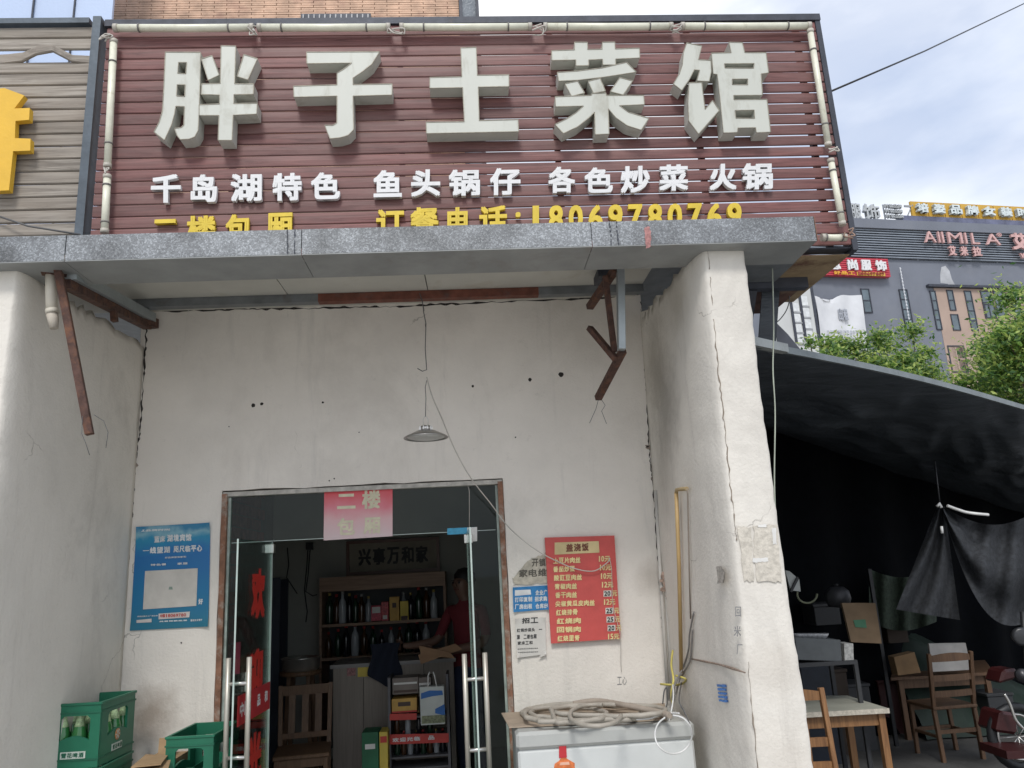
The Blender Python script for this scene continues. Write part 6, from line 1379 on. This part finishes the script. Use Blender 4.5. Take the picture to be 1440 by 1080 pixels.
MB().hexa(bq(sL-6, sR, 0, z_l0, 0), nn_*14).build('main_wall', m_gr, fb)
MB().hexa(bq(sL-6, sR, z_l1, z_par, .25), nn_*14).build('parapet', m_gr, fb)
MB().hexa(bq(sL-6, sR, z_l0+.01, z_l1-.01, -1.0), nn_*12).build('recessed_wall', M('top_floor_dark', (.05, .06, .085), .5, var=.4, scale=.5), fb)
z0r = z_par+.0
MB().hexa(bq(s_of(1268, 312), sR, z_par, z_par+.35, .1), nn_*1.0).build('upper_coping', M('bluegrey_coping', (.12, .13, .2), .6, var=.5, scale=1.2), fb)
# louvre fins
nl = 12
for k in range(nl):
    z = z_l0+(z_l1-z_l0)*(k+.3)/nl
    MB().hexa(bq(sL-6, sR, z, z+.055, .15), nn_*.18).build('louvre_fin', M('louvre_grey', (.24, .27, .31), .5, .2, var=.2, scale=1.5), fb)
for k in range(16):
    s = sL-4+k*2.4; MB().hexa(bq(s, s+.08, z_l0, z_l1, .0), nn_*.1).build('mullion', MC['louvre_grey'], fb)
for k in range(12):
    s = sL+1.2+k*2.7; MB().hexa(bq(s, s+1.1, z_l0+.2, z_l1-.25, -.85), nn_*.05).build('window', M('win_pale', (.28, .34, .38), .2, .2, var=.4, scale=1), fb)
# brown bay areas
m_bn = M('brown_render', (.40, .30, .245), .85, var=.1, scale=.8, bump=.1, bscale=3)
m_wg = M('window_glass', (.12, .155, .18), .12, .3, var=.35, scale=1.2); m_wgd = M('window_dark', (.02, .03, .045), .12, .3); m_fr = M('window_frame', (.30, .31, .32), .5)
def win(pix, rows, cols=1, gm__=m_wg, lab=None):
    (a, b), (c, d_) = pix          # top-left, bottom-right in the photograph
    A = BP(a, b, .0); s0 = (A-BO).dot(un); z1 = A.z; B_ = BP(c, d_, 0); s1 = (B_-BO).dot(un); z0 = B_.z
    if s1 < s0+.3: s1 = s0+.6
    w_ = MB(); f = .06
    w_.hexa(bq(s0, s0+f, z0, z1, .05), nn_*.08).hexa(bq(s1-f, s1, z0, z1, .05), nn_*.08).hexa(bq(s0+f, s1-f, z1-f, z1, .05), nn_*.08).hexa(bq(s0+f, s1-f, z0, z0+f, .05), nn_*.08)
    o = w_.build('window', m_dark, fb, lab)
    for r in range(rows):
        for cc_ in range(cols):
            sa = s0+f+(s1-s0-2*f)*cc_/cols; sb_ = s0+f+(s1-s0-2*f)*(cc_+1)/cols; za_ = z0+f+(z1-z0-2*f)*r/rows; zb2 = z0+f+(z1-z0-2*f)*(r+1)/rows
            MB().hexa(bq(sa+.03, sb_-.03, za_+.03, zb2-.03, .02), nn_*.012).build('pane', gm__ if not callable(gm__) else gm__(r, cc_), o)
    return o
zbT = BP(1350, 406).z; sB0 = s_of(1322, 500)
MB().hexa(bq(s_of(1313, 408)-.0, sR, 0, zbT, .02), nn_*.5).build('brown_bay', m_bn, fb)
MB().hexa(bq(s_of(1303, 408), sR, zbT+.01, zbT+.14, .2), nn_*.2).build('ledge', m_dark, fb)
# tall slit windows (upper floor)
def slit(ax, ay, bx, by, wpx, rows, **k):
    top = BP(ax, ay, 0); bot = BP(bx, by, 0); s = ((top-BO).dot(un)+(bot-BO).dot(un))/2; wd = (BP(ax+wpx, ay)-BP(ax, ay)).length
    z0, z1 = bot.z, top.z; f = .05; w_ = MB()
    w_.hexa(bq(s, s+f, z0, z1, .06), nn_*.05).hexa(bq(s+wd-f, s+wd, z0, z1, .06), nn_*.05)
    for r in range(rows+1): z = z0+(z1-z0-f)*r/rows; w_.hexa(bq(s+f, s+wd-f, z, z+f, .055), nn_*.045)
    o = w_.build('window', m_dark, fb)
    for r in range(rows): MB().hexa(bq(s+f, s+wd-f, z0+f+(z1-z0-f)*r/rows+.002, z0+(z1-z0-f)*(r+1)/rows-.002, .035), nn_*.012).build('pane', m_wg, o)
    return o
slit(1206, 406, 1218, 440, 12, 2); slit(1259, 407, 1277, 464, 12, 4); slit(1305, 409, 1318, 464, 8, 4); slit(1328, 408, 1337, 437, 9, 2); slit(1334, 442, 1341, 465, 11, 1); slit(1353, 409, 1367, 466, 10, 4); slit(1377, 409, 1385, 448, 16, 2)
slit(1396, 409, 1402, 448, 14, 2); slit(1420, 409, 1427, 466, 12, 3)
win([(1331, 486), (1362, 524)], 2, 2, m_wgd); win([(1379, 486), (1391, 510)], 1, 1, m_wgd)
win([(1382, 425), (1394, 448)], 2, 1, m_wgd)
# white wing with two slit windows and the white banner
wg = thing('white_wing', 'pale grey building wing with two tall stepped windows at the left of the dark block', 'building', BO+un*sL)
MB().hexa(bq(s_of(1085, 470), s_of(1139, 470), 0, BP(1130, 402).z, .6), nn_*.55).build('wall', M('pale_render', (.52, .53, .52), .8, var=.06, scale=.8), wg)
for a, b, c, d_ in ((1110, 424, 1118, 482), (1121, 414, 1132, 478)):
    top = BP(a, b, .6); bot = BP(c, d_, .6); s = ((top-BO).dot(un)+(bot-BO).dot(un))/2
    o = MB().hexa(bq(s, s+.12, bot.z, top.z, .66), nn_*.05).build('window', m_dark, wg)
    for r in range(4): z0 = bot.z+(top.z-bot.z)*r/4; MB().hexa(bq(s+.13, s+.45, z0, z0+(top.z-bot.z)/4-.1, .64), nn_*.03).build('pane', M('pane_pale', (.62, .64, .64), .3), o); MB().hexa(bq(s+.13, s+.5, z0-.09, z0-.02, .66), nn_*.05).build('sill', m_fr, o)
MB().hexa(bq(s_of(1138, 470), s_of(1138, 470)+.15, 0, BP(1130, 402).z, .62), nn_*.6).build('corner_post', m_dark, wg)
wb = thing('white_banner', 'large torn white banner with faint grey print hung on the dark block', 'banner', BO+un*s_of(1170, 460))
sb0, sb1 = s_of(1143, 440), s_of(1208, 440); zt1, zt0_ = BP(1170, 418).z, BP(1170, 520).z
MB().grid(lambda u, v: BO+un*(sb0+(sb1-sb0)*u)-nn_*(.35+.05*math.sin(u*14+v*6))+Vector((0, 0, zt1+(zt0_-zt1)*v-(.35*math.exp(-((u-.25)/.2)**2) if v < .02 else 0))), 24, 16).build('sheet', M('banner_white', (.62, .63, .65), .7, var=.08, scale=1.5), wb)
tx = MB()
def btext(mb, txt, s0, s1, z0, z1, off, bold=.03, d=.03, gap=.12):
    n = len(txt); cw = (s1-s0)/n
    for i, ch in enumerate(txt):
        if ch in GL and ch != ' ':
            a = s0+cw*i; q = bq(a, a+cw*(1-gap), z0, z1, off); glyph(mb, ch, q, -nn_*d, bold)
btext(tx, '出租', sb0+(sb1-sb0)*.42, sb0+(sb1-sb0)*.64, zt1-1.35, zt1-.75, .42)
for r in range(9): btext(tx, '美容服装批发零售好运来'[:11], sb0+.3, sb1-.3, zt1-2.0-.33*r, zt1-1.85-.33*r, .42, 0, .01)
tx.build('print', M('banner_print', (.36, .38, .42), .7), wb, kind='stuff')
# stain on the render
MB().poly([[(0, -.1), (.10, .5), (.30, 1.0), (.62, 1.1), (.85, .75), (.9, .2), (1.15, -.5), (1.3, -1.0), (.95, -1.02), (.8, -.4), (.5, -.15)]], lambda u, v: BO+un*(s_of(1322, 396)+u*.8)-nn_*.012+Vector((0, 0, BP(1322, 396).z+v*.8)), nn_*.01).build('white_stain', M('efflorescence', (.42, .43, .45), .9, var=.2, scale=2), fb)
# strand of bulbs down the facade
for k in range(22):
    t = k/21; a = 1266+(1283-1266)*t; b = 378+(476-378)*t; c = BP(a, b, .2)
    if k == 0: mb = MB()
    mb.lathe([(.0, -.10), (.05, 0), (.0, .10)], c, 6)
mb.tube([BP(1266, 378, .2), BP(1283, 476, .2)], .02, 5)
mb.build('light_string', M('bulb_white', (.6, .62, .65), .4), label='string of small white bulbs hanging down the dark facade', cat='light string', origin=BP(1270, 400, .2))
# red shop banner
rbn = thing('red_banner_sign', 'red slatted shop banner with white and yellow characters on the dark block', 'banner', BO+un*s_of(1195, 380))
sa, sb_ = s_of(1128, 382), s_of(1245, 382); z0, z1 = BP(1200, 391.5).z, BP(1200, 366).z
ns_ = 9
for k in range(ns_): MB().hexa(bq(sa, sb_, z0+(z1-z0)*k/ns_+.015, z0+(z1-z0)*(k+1)/ns_-.015, .32), nn_*.1).build('slat', M('sign_red', (.50, .045, .07), .6, var=.1), rbn)
MB().hexa(bq(sa, sb_, z0, z1, .2), nn_*.1).build('backing', M('sign_pinkred', (.42, .08, .10), .6), rbn)
for ch, a, b in (('思', 1160, 1175), ('尚', 1185, 1199), ('服', 1204, 1218), ('饰', 1224, 1239)):
    s0_, s1_ = s_of(a, 376), s_of(b, 376); glyph(MB(), ch, bq(s0_, s1_, BP(1200, 384).z, BP(1200, 369.5).z, .42), nn_*.08, .045).build('letter', m_white, rbn)
tx = MB(); btext(tx, '好品工', s_of(1166, 389), s_of(1196, 389), BP(1200, 391).z, BP(1200, 386.3).z, .40); tx.build('small_letters', M('sign_orange', (.7, .35, .03), .5), rbn)
MB().hexa(bq(s_of(1199, 388), s_of(1238, 388), BP(1200, 391).z, BP(1200, 386).z, .36), nn_*.03).build('yellow_strip', M('strip_gold', (.62, .40, .06), .5), rbn)
tx = MB(); btext(tx, '180697807', s_of(1200, 388), s_of(1237, 388), BP(1200, 390.5).z, BP(1200, 386.5).z, .37); tx.build('number_print', M('sign_darkred', (.3, .05, .03), .6), rbn)
# pink facade lettering
m_pl = M('salmon_letter', (.58, .36, .34), .5)
al = thing('facade_lettering', 'salmon pink lettering fixed over the louvres of the dark block', 'sign', BO+un*s_of(1350, 345))
for ch, a, b in (('A', 1293, 1309), ('I', 1312.5, 1314.5), ('I', 1317.5, 1320), ('M', 1326, 1346), ('I', 1349.5, 1352), ('L', 1359, 1369), ('A', 1378, 1398)):
    glyph(MB(), ch, bq(s_of(a, 340), s_of(b, 340), BP(1345, 346.5).z, BP(1345, 331.5).z, .40), nn_*.12, .0).build('letter', m_pl, al)
glyph(MB(), '®', bq(s_of(1394, 333), s_of(1400, 333), BP(1345, 335).z, BP(1345, 329.5).z, .40), nn_*.1, .02).build('letter', m_pl, al)
for ch, a, b in (('艾', 1327, 1337), ('米', 1343, 1353), ('拉', 1360, 1372)):
    glyph(MB(), ch, bq(s_of(a, 356), s_of(b, 356), BP(1345, 363.5).z, BP(1345, 350.5).z, .40), nn_*.12, .04).build('letter', m_pl, al)
glyph(MB(), '艾', bq(s_of(1415, 345), s_of(1437, 345), BP(1425, 355).z, BP(1425, 332).z, .40), nn_*.12, .04).build('letter', m_pl, al)
glyph(MB(), 'W', bq(s_of(1427, 364), s_of(1436, 364), BP(1425, 367).z, BP(1425, 360).z, .40), nn_*.12, .03).build('letter', m_pl, al)
# rooftop letters
rf = thing('rooftop_lattice_sign', 'grey openwork characters standing on the roof of the dark block', 'sign', BO+un*s_of(1225, 300))
m_lat = M('lattice_grey', (.42, .44, .45), .5)
for ch, a, b in (('服', 1197, 1212), ('饰', 1216, 1238)): glyph(MB(), ch, bq(s_of(a, 300), s_of(b, 300), BP(1220, 308).z, BP(1220, 287).z, .0), nn_*.2, .02).build('letter', m_lat, rf)
for r in range(3): tx = MB(); btext(tx, '时装品牌', s_of(1243, 300), s_of(1268, 300), BP(1255, 308-7*r).z, BP(1255, 303-7*r).z, 0, .02, .15); tx.build('small_letters', m_lat, rf)
for a in (1201, 1208, 1221, 1233, 1246, 1262): s = s_of(a, 310); MB().hexa(bq(s, s+.05, z_par, z_par+1.0, -.05), nn_*.05).build('strut', m_lat, rf)
rg_ = thing('rooftop_gold_sign', 'row of gold boards with pale characters on the roof of the dark block', 'sign', BO+un*s_of(1360, 300))
gold = M('gold_board', (.55, .33, .045), .55, var=.12, scale=1.5)
zg0, zg1 = z_par+.36, BP(1360, 287).z
for i, ch in enumerate('培姿品牌女装时'):
    s0 = s_of(1283+23.2*i, 300); s1 = s_of(1283+23.2*(i+1)-1.2, 300)
    o = MB().hexa(bq(s0, s1, zg0, zg1, .0), nn_*.12).build('board', gold, rg_)
    glyph(MB(), ch, bq(s0+.16, s1-.12, zg0+.15, zg1-.2, .25), nn_*.2, .035).build('letter', M('pale_letter', (.60, .66, .66), .5), o)
for a in (1273, 1283): MB().bar(BP(a, 311, -.3), BP(1283, 288, .0), .06).build('stay', m_fr, rg_)
MB().hexa(bq(s_of(1274, 300), s_of(1283, 300), z_par+.9, z_par+1.0, .0), nn_*.06).build('stay', m_fr, rg_)
# ================================================================== TREES
def tree(label, c, R, H, n, seed):
    random.seed(seed); t = thing('leafy_tree', label, 'tree', (c.x, c.y, 0), group='young street trees before the dark block')
    tr_ = MB(); tr_.tube([(c.x, c.y, 0), (c.x+.05, c.y, H*.35), (c.x-.05, c.y, H*.62)], [.14, .11, .08], 10)
    ends = []
    for k in range(13):
        a = k*2.4; el = random.uniform(.25, 1.25); rr = R*random.uniform(.55, .98); p0 = Vector((c.x, c.y, H*random.uniform(.40, .62)))
        p2 = Vector((c.x+rr*math.cos(a)*math.cos(el), c.y+rr*math.sin(a)*math.cos(el), H*.60+rr*math.sin(el)*H*.40/R)); p1 = p0.lerp(p2, .5)+Vector((0, 0, -.12))
        tr_.tube([p0, p1, p2], [.05, .03, .01], 6); ends.append(p2); ends.append(p0.lerp(p2, .65)+Vector((random.uniform(-.3, .3), random.uniform(-.3, .3), random.uniform(-.1, .35))))
    tr_.build('trunk', M('bark', (.12, .09, .065), .9, bump=.5), t)
    lv = [MB(), MB(), MB()]
    for k in range(n):
        e = random.choice(ends); d = Vector((random.gauss(0, 1), random.gauss(0, 1), random.gauss(0, .75))); p = e+d*R*.19*random.uniform(.5, 1.15)
        s = random.uniform(.04, .085); nrm = Vector((random.gauss(0, .6), random.gauss(0, .6)-.3, random.uniform(.2, 1.2))).normalized(); x = nrm.orthogonal().normalized(); x.rotate(Matrix.Rotation(random.uniform(0, 6.28), 3, nrm)); y = nrm.cross(x)
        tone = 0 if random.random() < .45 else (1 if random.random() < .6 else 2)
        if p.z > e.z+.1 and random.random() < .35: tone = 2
        lv[tone].add([p-x*s, p-y*s*.42-nrm*s*.1, p+x*s, p+y*s*.42-nrm*s*.1], [(0, 1, 2, 3)])
    cr_ = MB(); 
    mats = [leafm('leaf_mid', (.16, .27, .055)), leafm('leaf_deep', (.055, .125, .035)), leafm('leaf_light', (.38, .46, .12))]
    nf_ = []
    for i, l_ in enumerate(lv): cr_.add(l_.v, l_.f); nf_ += [i]*len(l_.f)
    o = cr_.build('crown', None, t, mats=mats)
    o.data.polygons.foreach_set('material_index', nf_); return t
def leafm(name, col):
    if name in MC: return MC[name]
    m = bpy.data.materials.new(name); m.use_nodes = True; N = m.node_tree.nodes; L = m.node_tree.links; b = N['Principled BSDF']
    b.inputs['Base Color'].default_value = (*col, 1); b.inputs['Roughness'].default_value = .5
    tl = N.new('ShaderNodeBsdfTranslucent'); tl.inputs[0].default_value = (*[x*1.5 for x in col], 1); mx = N.new('ShaderNodeMixShader'); mx.inputs[0].default_value = .4
    L.new(b.outputs[0], mx.inputs[1]); L.new(tl.outputs[0], mx.inputs[2]); L.new(mx.outputs[0], N['Material Output'].inputs[0]); MC[name] = m; return m
for (px_, py_top, Y, R, n, sd_, lb_) in [(1212, 452, 17, 1.15, 7500, 1, 'small pale green street tree in front of the white banner'), (1262, 472, 18, 1.25, 8000, 2, 'middle green street tree rising above the tarpaulin rail'), (1436, 408, 15, 1.55, 14000, 3, 'tall leafy street tree at the right edge of view'), (1408, 482, 17, 1.25, 7500, 4, 'lower green street tree left of the tall one'), (1150, 488, 16, .7, 2500, 5, 'sparse little street tree by the pale wing')]:
    top = P(px_, py_top, Y); tree(lb_, Vector((top.x, Y, 0)), R, top.z*1.06, int(n*1.3), sd_)
print('DONE objects', len(bpy.data.objects))
